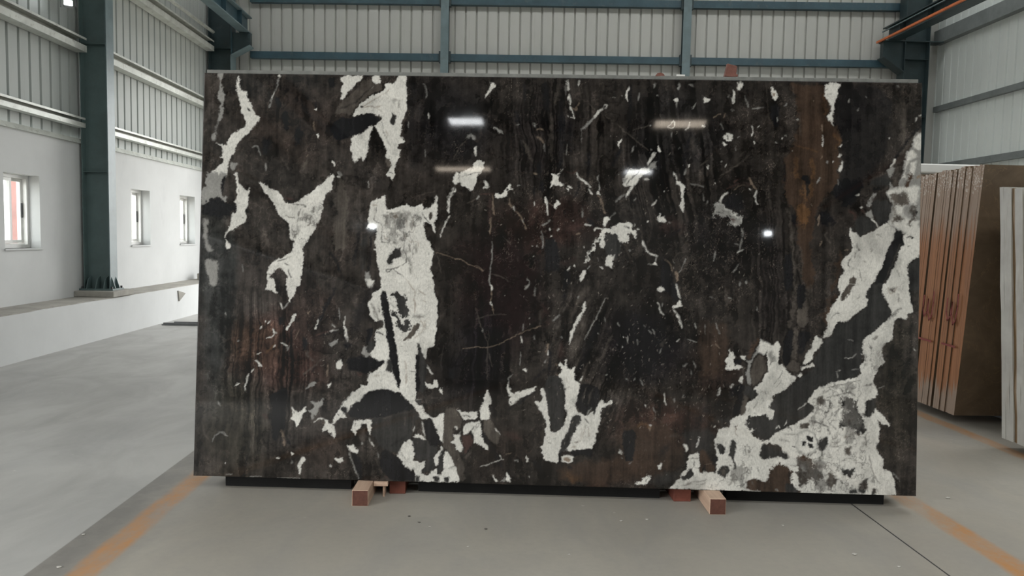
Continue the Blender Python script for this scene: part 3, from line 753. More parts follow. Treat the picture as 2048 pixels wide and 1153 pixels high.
# ================================================================== THE POLISHED SLAB
# Mineral map of the face, in millimetres on the slab: kind, shape (P patch, L vein), edge softness,
# raggedness, vein width, then the outline.
STONE = """B P 5 2 0:2788 1923 2967 1926 2963 1876 2990 1836 2982 1768 2996 1746 3033 1692 3042 1638 3025 1584 3039 1552 3036 1452 2787 1447 2776 1561 2824 1643 2845 1743 2834 1856;
K P 16 2 0:3038 1913 3109 1923 3220 1920 3279 1863 3284 1795 3272 1750 3248 1569 3204 1515 3160 1478 3045 1452 3052 1611 3023 1710 3010 1746 3017 1836;
T L 5 1 22.2:3332 1850 3331 1751 3331 1652;
O L 4 2 26.7:2906 1564 2911 1519 2916 1450;
O L 4 2 20:2834 1580 2830 1526 2849 1472;
O L 8 2 17.8:2958 1890 2968 1822 2973 1781;
O L 7 2 15.6:3001 1691 3033 1665 3025 1620;
K P 3 1 0:2862 1491 2898 1491 2903 1449 2863 1449;
K L 3 1 13.3:2776 1570 2781 1516 2791 1462;
B P 3 2 0:2791 1471 2867 1472 2873 1405 2895 1392 2911 1473 3027 1475 3037 1439 2966 1384 2927 1325 2912 1158 2923 1068 2920 954 2884 954 2870 1045 2859 1157 2848 1247 2838 1323 2798 1358;
O P 3 2 0:2838 1341 2864 1360 2896 1342 2892 1284 2884 1247 2862 1261 2848 1292;
O L 3 2 15.6:2867 1472 2870 1418 2882 1360;
O L 3 2 13.3:2911 1473 2912 1419 2904 1383;
K P 3 1 0:2812 1309 2839 1305 2848 1274 2835 1246 2821 1278;
T L 3 1.5 12.5:2798 1331 2814 1278 2825 1192 2824 1129 2838 1066 2840 953;
T L 3 1.5 9.78:2863 1157 2874 1067 2870 1031;
K P 5 1 0:2788 1119 2824 1129 2830 1021 2836 953 2787 952;
B L 5 2 24.5:3052 1143 3047 1080 3035 1017 3018 957;
K P 8 2 0:2936 1307 2985 1321 3030 1295 3026 1259 2968 1263;
K P 6 2 0:3045 1476 3160 1478 3144 1423 3118 1373 3074 1341 3001 1421;
N L 1.5 1 6.23:2952 1307 2946 1276 2942 1258;
N L 1.5 1 5.34:2963 1186 2952 1163;
T L 3 1 8:2987 1231 2974 1204 3005 1178;
W L 1.5 1 8.89:3115 1403 3133 1410;
B L 6 2 31.1:3031 936 3002 854 2989 800;
T L 3 1.5 33.3:2906 978 2908 933 2905 892 2882 843;
T L 3 1.5 20:2837 976 2836 909 2833 841 2812 774;
T P 2 1.5 0:2846 860 2904 870 2903 798 2870 770 2852 788;
T L 2 1.5 24.5:2847 779 2846 698 2843 626;
T P 2 1 0:2797 594 2819 608 2837 622 2872 605 2864 573 2860 564 2820 572;
T L 2 1 9.78:2778 688 2789 652 2788 616 2797 585;
K P 2 1 0:2846 977 2884 977 2885 896 2859 855 2848 878;
K P 2 1 0:2812 762 2832 765 2836 662 2819 603 2797 594 2787 643 2795 715;
K P 8 2 0:2861 761 2914 758 2911 691 2872 636 2863 663;
G P 2.5 1 0:69 1942 93 1942 94 1921 84 1905 87 1882 95 1856 104 1836 103 1817 94 1803 90 1785 86 1771 98 1769 99 1748 91 1734 85 1711 73 1706 71 1724 77 1748 77 1761 85 1799 75 1812 72 1835 76 1863 80 1886 82 1909 68 1921;
G L 4 1 6.23:76 1706 62 1678 60 1650;
G P 4 1 0:43 1636 63 1651 62 1614 44 1609;
W P 2 1 0:165 1927 171 1924 173 1906 171 1883 176 1862 193 1856 214 1854 212 1824 231 1796 241 1769 256 1746 277 1728 262 1704 248 1686 230 1658 199 1634 172 1602 154 1560 136 1527 128 1495 122 1467 125 1435 106 1444 84 1414 28 1413 45 1452 77 1480 100 1508 104 1531 80 1533 101 1550 98 1573 84 1591 60 1602 98 1591 112 1587 125 1615 138 1638 165 1661 184 1671 206 1694 215 1708 199 1722 200 1736 188 1754 183 1782 175 1814 170 1837 160 1855 157 1883 164 1901;
D P 1.5 1 0:217 1771 230 1768 229 1757 219 1759;
G P 3 1 0:137 1511 169 1509 168 1491 156 1472 147 1468 140 1490;
W L 2 1 8.89:166 1459 174 1440 177 1422;
W L 2 1 13.3:366 1936 367 1923;
G L 2 1 7.11:363 1918 356 1899 355 1876 341 1848 331 1816 323 1779;
W L 1.5 1 6.23:342 1851 332 1821;
W P 1 1 0:535 1775 558 1778 552 1763;
W P 1 1 0:550 1651 561 1654 567 1631 557 1632;
G L 3 1 7.11:309 1507 314 1475;
W L 1.5 1 8:632 1526 646 1499;
G L 3 1 5.34:237 1584 267 1596 274 1576 282 1544;
N L 3 1 4.45:539 1713 545 1667;
N L 3 1 5.34:504 1543 516 1552;
K P 2 1 0:392 1757 409 1757 417 1684 409 1665 395 1674 389 1702;
K P 4 1 0:347 1825 370 1821 385 1780 366 1775 352 1793;
K P 4 1 0:601 1926 640 1926 639 1880 604 1875;
K P 10 2 0:292 1627 324 1636 334 1590 312 1544 289 1562;
K P 10 2 0:452 1675 484 1685 482 1602 454 1592;
K L 2 1 8:546 1805 549 1778;
K L 2 1 8:497 1828 513 1823;
T L 6 1 13.3:391 1527 425 1472;
T L 6 1 11.6:516 1547 490 1478;
G P 2.5 1.5 0:27 1451 124 1453 120 1430 106 1434 100 1421 94 1388 102 1356 113 1345 137 1338 121 1324 85 1349 58 1341 22 1304 3 1299 0 1340 0 1368 15 1391 23 1419;
K P 2 1 0:104 1439 126 1444 118 1421 111 1388 106 1358 99 1393;
K P 5 2 0:13 1295 58 1339 85 1348 123 1322 170 1311 180 1289 148 1274 135 1246 19 1244;
W P 2 1 0:161 1458 173 1459 181 1417 205 1395 219 1374 242 1384 229 1363 232 1335 228 1299 217 1285 222 1262 216 1225 203 1211 173 1196 136 1177 128 1154 121 1145 134 1191 149 1228 155 1265 176 1275 175 1302 165 1320 179 1339 173 1376 172 1413;
W P 2 1 0:121 1140 136 1127 152 1109 148 1095 132 1092 126 1117;
D L 1.5 1 6.23:200 1248 211 1243;
D L 2 1 4.45:184 1381 187 1367;
G P 6 1 0:14 1235 40 1233 36 1189 34 1148 41 1107 62 1086 46 1075 23 1097;
G P 5 1 0:29 1042 89 1034 91 988 88 910 56 909 35 987;
W P 1.5 1 0:278 1421 297 1415 330 1392 363 1372 382 1366 391 1348 411 1320 438 1321 461 1317 470 1326 488 1345 516 1359 548 1378 556 1396 588 1420 606 1443 629 1457 652 1453 634 1430 639 1407 631 1382 608 1374 604 1347 595 1333 591 1310 587 1273 579 1241 565 1222 552 1185 535 1162 526 1130 499 1111 505 1065 501 1033 506 1015 498 974 492 916 426 915 429 968 419 986 400 1008 368 998 346 957 365 934 366 914 333 913 336 975 340 1012 353 1030 376 1049 399 1054 431 1078 451 1092 455 1129 461 1142 438 1147 437 1188 432 1215 408 1238 384 1256 365 1283 350 1319 327 1351 308 1369 298 1396;
K L 3 1 8.89:415 1334 438 1330 475 1335;
R L 3 1 6.23:410 1343 452 1333;
D L 1.5 1 6.67:445 1311 480 1310 503 1309 515 1298;
T L 2 1 6.67:485 1294 478 1267 474 1232;
T L 2 1 4.45:412 1256 440 1252 461 1246;
T L 3 1 8:539 1259 534 1226 522 1212;
D L 2 1 4.89:433 1000 442 977 452 959 462 927;
D L 2 1 4.45:381 1038 445 1060;
D L 2 1 4:413 1031 437 1018;
T L 3 1 4.45:446 1215 451 1179 465 1161;
T L 3 1 3.56:499 1281 495 1253;
D L 1.5 1 3.56:572 1323 595 1315;
D L 1.5 1 3.56:561 1218 543 1213;
D L 1.5 1 3.56:508 1134 535 1144;
D L 1.5 1 3.56:492 1015 506 1020;
T L 2 1 5.34:336 975 364 971;
T L 2 1 5.34:335 952 360 955;
W L 2 1 9.78:659 1451 675 1443;
T L 5 1 5.34:284 1194 294 1176;
G L 4 1 4:206 1018 213 986;
W P 1.5 1 0:332 954 367 955 370 920 383 880 366 888 343 904 320 897 338 915 335 929;
W P 1.5 1 0:425 958 491 960 490 923 474 904 473 881 459 863 446 840 441 863 431 885 430 913;
D L 1.5 1 3.56:449 918 481 914;
W L 1.5 1 8.89:401 839 410 808;
G L 2 1 6.23:414 808 441 840;
W P 1.2 1 0:461 776 482 781 471 758 449 739 436 709 426 714 431 725 448 753;
W L 1.5 1 6.23:351 751 343 737;
W L 1.5 1 4.45:332 753 328 743;
W L 1.5 1 7.11:305 708 315 723;
W L 1.2 1 8:365 714 374 692 386 689;
W L 1.5 1 5.78:333 666 363 676 375 692;
N L 1.5 1 4.45:545 803 537 787;
W L 1.2 1 8:590 770 580 742 570 717;
K L 1.5 1 18.7:665 918 630 848 604 793 583 719;
R L 1.5 1 6.23:574 687 611 702 656 714;
W L 1.5 1 9.78:643 709 659 713;
K L 1.5 1 7.11:584 682 690 708;
W L 1.5 1 4.45:651 737 665 726;
G L 1.5 1 3.56:684 818 687 763;
O L 2 1 8.89:382 637 359 618 337 593;
W L 1.5 1 4.45:382 635 369 621;
W L 1.5 1 4.89:291 592 310 597;
W L 1.5 1 7.11:410 649 421 638 438 634;
G L 2 1 6.23:447 634 433 611;
W L 2 1 9.78:288 557 304 546 318 533;
W L 2 1 4.89:279 520 266 502;
W L 1.8 1 4.89:256 495 248 483 244 456 240 412;
W P 1.5 1 0:184 436 202 450 214 447 193 435;
K L 2 1 11.6:463 721 456 657 448 584;
K P 4 1 0:510 677 538 668 530 613 511 622;
K P 5 1 0:392 775 420 771 410 729 393 733;
N L 1.5 1 3.56:495 717 476 667;
G P 2 1 0:640 639 658 662 685 676 667 648 654 633;
W P 1.2 1 0:674 544 697 567 698 530 679 529;
N L 2.5 1 8:638 547 632 488;
T L 5 1 8.89:539 613 535 586 568 564;
T L 4 1 8:618 579 569 541 515 499;
K L 3 1 8.89:574 532 556 509;
G P 1.8 1 0:533 426 543 454 571 464 585 455 571 445 544 436;
W P 2 1 0:631 455 658 464 640 436;
G L 2 1 4.45:135 787 136 773;
G L 2 1 4.45:197 651 204 651;
W P 1.5 1 0:466 338 475 331 496 311 512 321 528 339 537 347 533 317 522 307 515 284 507 261 493 245 481 268 467 279 471 302;
K L 1 1 5.34:478 318 479 306;
G P 2 1 0:555 370 573 368 592 368 605 373 612 392 615 360 597 341 593 314 584 300 575 309 566 284 556 313 544 331 565 331 578 350;
W P 2 1 0:614 221 617 251 626 269 623 285 640 283 649 263 672 261 670 243 680 211 674 200 659 225 641 238 627 233;
W L 2 1 6.67:576 270 598 291 621 288;
W L 2 1 13.3:672 270 685 303 699 335;
W P 1.5 1 0:469 124 488 118 475 105;
G L 2.5 1 10.7:475 83 477 70;
W L 1.5 1 9.78:398 95 410 100;
W P 1.8 1 0:527 107 537 85 517 62 517 27 508 30 500 61 507 84;
W L 2 1 8:661 70 663 60;
W P 1.5 1 0:676 102 708 103 709 90 693 84;
W L 1.2 1 5.34:152 64 155 62;
G L 3 1 4.89:87 166 98 196 121 210 139 211 160 195;
K P 4 1 0:365 404 388 418 433 433 443 401 437 310 439 228 406 232 399 172 380 172 369 240 362 331;
K L 2.5 1 16:434 214 464 158;
K L 4 1 9.78:274 192 258 100 242 8;
G L 2 1 4.45:152 10 186 11;
G L 2 1 3.56:269 2 327 6;
W L 1.5 1 2.22:399 -1 514 1;
T L 5 1 5.34:36 254 47 208 76 163;
T L 8 1 13.3:272 251 285 123;
N L 5 1 9.78:416 227 430 200 436 155;
R L 5 1 17.8:326 298 354 289;
G L 5 1 7.11:112 356 117 340;
T P 2.5 1.5 0:805 1924 819 1897 851 1902 861 1874 807 1846 766 1818 725 1780 717 1748 643 1752 660 1798 715 1845 764 1910;
K L 4 1 6.23:810 1883 765 1836 725 1799 661 1779;
G L 1.5 1 4:817 1887 808 1874;
W P 2 1 0:664 1938 763 1940 761 1919 736 1896 714 1872 691 1849 683 1821 669 1821 670 1872 672 1899;
W P 2 1 0:809 1938 855 1939 854 1906 833 1895 819 1906;
W P 1.5 1 0:942 1940 986 1940 981 1876 982 1839 987 1784 977 1748 961 1720 960 1674 956 1642 968 1644 984 1617 968 1617 950 1614 942 1587 958 1578 954 1546 939 1522 935 1477 929 1435 917 1444 894 1467 903 1481 916 1513 911 1536 887 1549 896 1577 877 1613 857 1654 843 1686 831 1702 860 1727 864 1741 846 1750 809 1759 767 1754 722 1739 735 1767 762 1804 798 1832 834 1851 862 1856 877 1875 879 1902 920 1896;
W P 2.5 1 0:826 1699 811 1653 803 1612 797 1570 793 1538 780 1524 773 1547 759 1542 736 1517 726 1555 718 1606 722 1633 752 1652 783 1676 810 1694;
K P 3.5 1 0:626 1687 644 1719 676 1738 722 1734 768 1751 813 1757 851 1741 858 1727 819 1699 779 1671 733 1643 674 1623 637 1632 622 1659;
D P 2.5 1 0:910 1765 933 1742 934 1710 920 1703 907 1710;
N L 2 1 4.45:900 1875 880 1847 835 1833 807 1814 771 1788;
N L 2 1 4:767 1783 817 1796 845 1778 868 1764;
D L 1.5 1 7.11:764 1787 776 1790;
T L 2.5 1 5.34:856 1709 875 1668 895 1627 914 1600;
T L 8 1 17.8:913 1818 936 1820;
T L 4 1 4.45:950 1820 946 1784;
N L 2 1 4.45:868 1792 836 1791;
T P 2.5 1 0:885 1547 906 1540 913 1522 912 1499 898 1508 886 1526;
D L 1.5 1 3.56:908 1476 926 1470;
N L 4 1 6.23:889 1673 894 1650;
D L 3 1 4.45:865 1718 875 1682;
W L 1.5 1 9.78:631 1526 648 1503;
G L 2 1 13.3:657 1472 683 1452;
W P 2 1 0:623 1453 641 1459 646 1439 637 1426 614 1425;
G L 2.5 1 4.89:1065 1900 1081 1877 1075 1836;
W L 2.5 1 8.89:1088 1763 1093 1736;
G L 4 1 14.2:1279 1647 1302 1659 1315 1641;
W L 2 1 8:1319 1606 1322 1570;
T L 2 1 3.56:1270 1633 1235 1591 1211 1545;
W P 1.5 1 0:1215 1433 1223 1482 1242 1473 1255 1482 1278 1498 1310 1501 1318 1533 1336 1543 1355 1534 1365 1498 1347 1488 1329 1470 1330 1433;
K L 1 1 5.34:1242 1473 1248 1432;
D L 1 1 4:1256 1457 1297 1474 1343 1484;
T L 3 1 4.45:778 1515 780 1451;
K L 20 1 26.7:1016 1922 1007 1739 1017 1510;
G L 3 1 4:1075 1584 1080 1557;
G L 2 1 3.56:996 1720 994 1693;
T P 6 2 0:665 1435 693 1431 714 1321 717 1202 723 1138 705 1111 660 1091 648 1183 654 1320;
K L 2.5 1 17.8:772 1185 760 1112 749 1020;
K L 3 1 15.1:828 1168 827 1086 818 1003;
D L 6 1 26.7:800 1167 798 1071 786 1003;
K L 4 1 11.6:632 1091 665 1046 699 964;
W P 1.8 1 0:819 1323 846 1347 874 1352 892 1368 897 1352 893 1311 903 1297 948 1305 980 1312 994 1326 1005 1322 1012 1311 1049 1316 1071 1328 1077 1303 1104 1308 1126 1333 1139 1370 1146 1361 1141 1297 1137 1261 1126 1233 1139 1188 1130 1192 1115 1224 1096 1242 1083 1241 1084 1200 1089 1150 1105 1146 1113 1119 1129 1101 1124 1055 1115 1009 1130 982 1135 930 877 925 881 959 868 1004 858 1073 855 1095 839 1097 852 1109 847 1136 856 1146 850 1205 831 1205 808 1204 817 1232 810 1254 823 1264 816 1291;
T P 1.5 1 0:1102 1287 1116 1288 1120 1260 1109 1251;
D L 2 1 4:1068 1287 1087 1260 1110 1237;
N L 3 1 5.34:829 1319 856 1316;
T L 2 1 5.34:843 1305 841 1246 854 1237;
D L 1.5 1 4.45:854 1237 879 1224 880 1178 879 1141 893 1135 916 1138 920 1165;
N L 2 1 4.89:899 1256 912 1275 940 1282 965 1273;
N P 2.5 1 0:931 1261 949 1271 961 1262 941 1248;
G P 4 1 0:945 1243 986 1249 992 1208 960 1198 946 1216;
N L 2 1 4.45:988 1180 998 1153 1016 1140 1053 1147 1058 1124;
D L 1.6 1 4.45:989 1139 985 1107 1002 1071 1000 1043 973 1022 932 1012 903 1013;
D L 1.5 1 4.45:905 1012 906 991 932 1012;
D L 1.6 1 4.45:937 1013 970 988 998 966 1003 927;
N L 3 1 4:1027 1263 1033 1227 1020 1190;
N L 2 1 4.45:891 1229 909 1224;
N L 2 1 5.34:892 1169 897 1151 915 1160;
D P 3 1 0:904 1051 917 1083 944 1102 939 1118 953 1106 974 1111 977 1075 954 1061 936 1047 927 1033 909 1037;
T L 8 1 13.3:1012 1130 1013 1098;
T L 8 1 7.11:1044 1131 1047 1090;
T L 10 1 13.3:1023 1044 1024 989;
D L 2 1 4.45:1100 1096 1109 1082;
N L 4 1 3.56:995 1263 1001 1208;
D L 2 1 4.45:852 1306 850 1278;
G P 4 1 0:804 989 823 999 828 962 851 949 820 934 801 948;
W L 1.2 1 3.11:810 1431 808 1401;
W L 3 1 22.2:1224 1468 1227 1427;
W L 2.5 1 17.8:1225 1404 1205 1367;
K L 1.5 1 10.7:1221 1388 1219 1374;
W L 2 1 10.7:1201 1367 1195 1316 1200 1285;
W L 2 1 7.11:1202 1271 1192 1255 1179 1234 1175 1216 1165 1202 1162 1170;
W P 1.8 1 0:1251 1454 1326 1469 1327 1442 1316 1405 1303 1391 1285 1405 1257 1418 1245 1441;
T L 2 1 7.11:1282 1336 1331 1355 1345 1372;
N L 1 1 3.56:1141 1096 1201 1079 1224 1066 1260 1067 1279 1051 1353 1019;
T L 2 1 2.67:1020 1354 1066 1373 1130 1388;
T L 3 1 4:1148 1078 1161 1029 1168 997;
G L 2 1 7.11:1340 1372 1331 1355;
W P 1.6 1 0:878 968 1135 973 1136 909 1151 873 1156 828 1151 773 1152 723 1146 691 1144 650 1110 636 1112 586 1098 586 1083 617 1064 667 1070 608 1056 607 1058 428 786 421 799 451 827 452 830 502 830 509 857 516 884 540 906 563 902 576 874 571 851 584 832 598 859 630 858 666 862 694 871 721 898 736 892 777 860 762 837 780 825 821 822 853 835 866 839 894 880 913;
T L 4 1 13.3:840 844 855 808 870 767;
T L 4 1 10.7:870 854 878 804;
D L 3 1 9.78:870 762 897 754;
D P 3.5 1 0:924 582 943 573 949 514 921 518 916 550;
K P 2 1 0:882 895 894 905 907 907 917 868 933 787 954 687 965 619 980 528 992 470 985 440 968 460 949 518 928 604 917 686 902 754 886 831;
D P 1.8 2 0:940 901 976 892 1009 884 1005 857 1015 820 1020 798 993 774 979 792 969 819 955 833 959 860 940 882;
D P 1.8 2 0:932 818 960 810 979 779 994 747 1020 775 1035 752 1030 734 1004 713 981 719 962 737 956 773;
K L 1 1 5.34:929 873 931 864;
D L 1.5 1 6.23:925 850 951 826;
T P 2 1 0:1057 758 1073 753 1067 726 1032 684 996 661 991 670 1018 697 1039 739;
N L 3 1 4:1075 772 1092 749 1086 717 1063 694 1050 685;
D L 2 1 8:869 710 903 695;
W L 1 1 3.56:887 781 893 763;
K P 1.5 1 0:1056 607 1075 608 1074 531 1079 429 1058 428;
D P 2 1 0:1066 664 1073 662 1102 586 1108 554 1106 429 1079 429 1075 599;
N L 2.5 1 5.34:1002 961 1026 930 1045 907 1036 871 1051 853 1047 803;
N L 2 1 4:1058 917 1095 890;
N L 3.5 1 7.11:1007 574 1012 529 1016 461;
D L 1.5 1 3.11:1026 525 1054 526;
N L 2 1 4:1082 867 1101 854;
T L 10 1 13.3:1043 789 1089 790;
T L 2 1 5.34:987 647 991 642;
N L 4 1 6.23:858 498 885 503;
N L 5 1 4.45:1098 768 1095 727;
K P 2 1 0:818 725 852 726 844 684 827 648 818 643;
G P 2.5 1 0:808 638 831 641 828 607 842 596 819 587 798 601 800 620;
D P 3 1 0:822 661 849 666 861 639 837 607 823 611;
K P 4 1 0:718 568 782 592 837 589 860 580 874 571 901 581 913 574 902 558 875 535 830 512 793 515 738 527;
W P 1.5 1 0:675 553 695 572 707 549 701 531 676 526;
W L 2 1 6.67:711 782 710 741;
W L 1.8 1 10.7:707 736 718 718 728 663;
G L 2 1 7.11:641 707 683 715;
G L 2 1 6.23:650 739 669 726;
G P 3 1 0:638 648 684 672 671 648 648 638;
K P 5 1 0:712 659 753 650 726 613 712 627;
R L 4 1 13.3:775 507 802 508;
W L 1.5 1 8:1110 554 1124 532 1141 510;
W P 1.5 1 0:1105 481 1114 473 1142 464 1146 491 1164 483 1167 451 1151 460 1137 460 1115 445 1105 463;
N L 0.8 1 2.67:1279 642 1362 647;
K P 3 1 0:1213 548 1245 544 1241 494 1214 498;
W P 5 1 0:801 959 851 960 838 935 825 921 810 939;
K P 25 1 0:752 710 754 819 811 898 847 931 879 936 875 913 839 894 830 866 822 848 779 728;
W P 1.5 1 0:989 467 1057 469 1063 417 1052 389 1066 371 1089 367 1103 345 1118 318 1141 308 1195 338 1198 284 1194 193 1184 198 1160 260 1136 305 1091 302 1072 308 1077 326 1053 353 1034 380 1011 402 988 419;
W P 2 1 0:786 437 813 451 831 447 845 434 850 425 823 415 801 387 774 364 747 350 734 322 720 313 734 295 702 298 680 280 662 261 679 311 697 330 701 348 719 376 750 413 773 421;
W P 1.5 1 0:849 464 968 467 978 428 932 438 896 442 863 448;
K L 2 1 5.34:772 428 723 381 692 335 652 283;
K P 3 1 0:738 322 756 354 787 378 819 411 850 429 905 440 951 432 997 410 1030 379 1058 353 1031 343 972 324 936 304 853 298 798 296 748 300;
D P 3 1 0:853 298 936 304 972 324 1031 341 1058 348 1077 317 1064 290 1051 244 1043 203 1012 170 985 138 930 146 884 167 850 230;
T L 5 1 5.34:1044 339 972 314 908 299;
T L 3 1 3.56:1013 306 1012 270;
K L 8 1 6.23:1020 216 952 169;
T L 5 1 4.45:1054 312 1047 244;
R L 20 1 26.7:874 203 974 233;
K P 2 1 0:703 344 719 351 736 340 734 317 716 312;
K L 1 1 4.45:690 314 694 305;
D P 1.5 1 0:1089 361 1101 354 1097 340 1113 323;
K P 2 1 0:1096 295 1136 305 1160 260 1185 189 1176 175 1139 169 1116 218 1106 254;
D P 2.5 1 0:1057 208 1116 209 1139 174 1171 175 1163 134 1118 105 1086 100 1063 108 1058 149 1048 189;
W P 1.5 1 0:1052 217 1070 232 1093 222 1111 218 1117 207 1093 211 1066 213;
W L 2 1 4.89:1057 267 1054 235;
W L 3 1 4.45:1093 286 1099 259 1109 223;
W P 1.6 1 0:1038 203 1048 189 1063 145 1061 117 1055 99 1087 91 1118 103 1110 78 1097 46 1097 37 1120 28 1138 38 1142 52 1169 66 1174 39 1193 35 1201 58 1205 103 1204 153 1222 149 1246 104 1270 46 1282 6 1071 0 1065 59 1051 63 1042 51 1023 62 995 102 974 124 994 152 1007 179;
W P 1.5 1 0:1150 124 1163 129 1181 152 1187 175 1194 166 1182 121 1171 75 1159 93;
D P 2 1 0:1118 101 1150 124 1164 84 1151 61 1115 42 1097 46;
D P 2 1 0:1185 152 1199 166 1202 103 1193 44 1174 41 1171 71;
D P 3 1 0:1156 29 1188 30 1184 3 1157 2;
D P 3 1 0:1206 26 1234 27 1230 4 1207 4;
D P 3 1 0:1070 32 1093 25 1089 0 1071 0;
T L 4 1 4:994 138 1022 103;
D L 2 1 3.11:1228 72 1255 82;
T P 3 1 0:1199 352 1244 358 1282 304 1278 273 1242 258 1234 194 1272 150 1296 83 1309 11 1282 10 1246 104 1222 153 1194 171 1196 284;
W P 1.8 1 0:1238 231 1275 232 1271 209 1289 187 1281 146 1262 164 1253 186 1232 194 1248 208;
W L 2 1 8.89:1258 268 1260 254;
G L 2 1 6.23:1277 243 1270 232;
W P 1.8 1 0:1256 349 1281 336 1300 332 1327 337 1354 338 1360 311 1327 303 1282 307 1275 327;
K L 1.5 1 6.23:1282 320 1309 323 1325 315;
W P 1.8 1 0:1296 278 1328 290 1373 293 1376 178 1353 193 1343 225 1329 251 1311 233 1293 232 1290 255;
K L 1.5 1 5.34:1370 291 1333 269 1329 242 1343 211 1335 179 1308 142 1286 110;
R P 3 1.5 0:1279 227 1329 229 1341 206 1330 174 1295 142 1287 187;
W P 2 1 0:767 286 849 291 852 257 846 216 836 238 827 270 804 274 795 246 777 237 778 214 763 232 756 245;
K L 1 1 6.23:775 275 771 259;
G L 3 1 5.34:844 202 847 184;
W L 2.5 1 20.5:653 261 664 247 672 207;
W P 2.5 1 0:733 170 765 164 788 142 789 127 766 132 747 141;
R L 3 1 6.23:752 145 752 127;
G L 2.5 1 8:748 131 762 82 786 37 796 8;
W P 2 1 0:675 98 716 103 721 90 703 79 684 89;
W L 2 1 7.11:852 184 863 166;
G L 2.5 1 9.78:808 179 813 172;
G L 2.5 1 6.23:885 131 889 108;
K P 3 1 0:899 131 930 150 976 120 1014 75 1046 54 1065 45 1066 4 943 1 895 72;
K P 3 1 0:757 127 789 119 813 56 810 2 796 8 772 78;
G L 2 1 4:661 70 664 63;
W P 1.5 1 0:1110 468 1133 446 1165 455 1164 469;
W P 1.5 1 0:1174 444 1190 447 1191 420 1179 424;
G L 2 1 5.34:1043 388 1084 394;
D P 2 1 0:1052 389 1084 392 1080 372 1066 367;
T L 3 1 6.23:1134 403 1166 406;
R L 3 1 8.89:933 12 924 23;
T L 4 1 11.6:1295 119 1331 152;
K L 3 1 22.2:1723 1835 1723 1726 1728 1635 1730 1512;
K L 6 1 26.7:1644 1916 1650 1862 1659 1784;
K L 6 1 11.6:1547 1915 1549 1819;
K L 10 1 24.5:1513 1777 1524 1695;
K L 3 1 12.5:1535 1632 1564 1550;
K L 6 1 19.6:1627 1542 1624 1469;
K L 10 1 24.5:1858 1578 1860 1482;
K L 6 1 22.2:2011 1612 1968 1521;
K L 4 1 13.3:1741 1772 1740 1576;
T L 5 1 15.1:1544 1636 1565 1596 1591 1537;
T L 9 1 15.1:1677 1771 1682 1543;
T L 8 1 11.6:1706 1894 1694 1817;
K L 12 1 31.1:1764 1736 1772 1590;
W P 2 1 0:1383 1915 1396 1917 1408 1895 1390 1885 1379 1871 1366 1848 1355 1837 1361 1857 1376 1885;
G L 3 1 13.3:1408 1703 1424 1685 1449 1671;
W L 3 1 15.1:1747 1927 1751 1900 1756 1877;
W L 2.5 1 9.78:1759 1863 1765 1818;
W L 2 1 6.67:1767 1804 1774 1781 1782 1754;
G L 4 1 8:1738 1899 1742 1863;
K L 3 1 6.23:1746 1904 1750 1872;
W L 2 1 7.11:1752 1758 1757 1755;
W L 2 1 7.11:1768 1754 1786 1752;
W L 2.5 1 8:1808 1926 1806 1905;
T L 3 1 4.45:1808 1896 1812 1855 1817 1837;
N L 2.5 1 7.11:1808 1825 1797 1809 1796 1789 1774 1795;
W L 2.5 1 11.6:1921 1797 1899 1779 1879 1756;
G L 3 1 11.6:1877 1756 1851 1714 1828 1696;
W L 2 1 6.23:1921 1800 1928 1815 1939 1812 1940 1800 1926 1796;
T L 2.5 1 4.45:1853 1819 1885 1792;
T L 1.5 1 3.56:1913 1774 1963 1743 2005 1710 2028 1690;
G L 2 1 4:1820 1700 1822 1627;
W P 1.5 1 0:2010 1655 2015 1644 2002 1621 1995 1611 1997 1635;
G L 2 1 8:1512 1710 1526 1713;
G L 2.5 1 7.11:1595 1724 1602 1702;
N L 3 1 5.34:1611 1690 1629 1696 1642 1688;
N L 6 1 6.23:1611 1653 1630 1647 1639 1627;
G L 2 1 4.45:1644 1624 1648 1586;
W L 1.8 1 8:1739 1503 1715 1478;
W P 1.8 1 0:1685 1484 1706 1477 1722 1473 1716 1452 1741 1423 1698 1423 1690 1457;
R L 2 1 4.89:1737 1494 1792 1485 1807 1513;
W L 1.8 1 8:1804 1490 1810 1463 1833 1455 1861 1432;
W L 3 1 8:1316 1605 1323 1560;
G L 2 1 7.11:1370 1446 1382 1417;
N L 3 1 6.23:1597 1485 1615 1478;
W L 2 1 5.34:1489 1430 1491 1421;
G L 2.5 1 4:1905 1479 1906 1447;
G L 2 1 4:1753 1622 1752 1571;
G L 2 1 3.56:1966 1846 1975 1848;
G L 2 1 3.56:2010 1860 2013 1856;
G L 2 1 3.56:1959 1666 1962 1661;
G L 2 1 3.56:2000 1485 2003 1482;
K P 3 1 0:1658 1173 1703 1171 1723 1116 1733 1044 1729 1021 1666 1011 1661 1124;
K P 4 1 0:1752 1017 1783 1018 1778 954 1758 924;
K L 6 1 18.7:1638 1451 1640 1392;
K L 4 1 9.78:1603 1423 1605 1350;
K L 4 1 16:1820 1445 1799 1372;
K L 5 1 17.8:1860 1273 1892 1237;
K L 20 1 17.8:1399 1356 1393 1255;
W L 2 1 8.89:1370 1446 1382 1419;
W L 2 1 8:1361 1411 1385 1412;
R L 3 1 6.23:1349 1380 1413 1381;
W P 2 1 0:1419 1383 1454 1379 1462 1398 1478 1414 1489 1430 1494 1408 1509 1405 1485 1400 1472 1371 1436 1359 1420 1365;
D P 2 1 0:1473 1409 1487 1410 1483 1396 1474 1398;
G L 2 1 7.11:1521 1421 1534 1424;
G L 2.5 1 8:1342 1373 1331 1352;
N L 3 1 7.11:1406 1374 1409 1342 1413 1301 1415 1278;
N L 3 1 5.34:1401 1265 1400 1219 1399 1192;
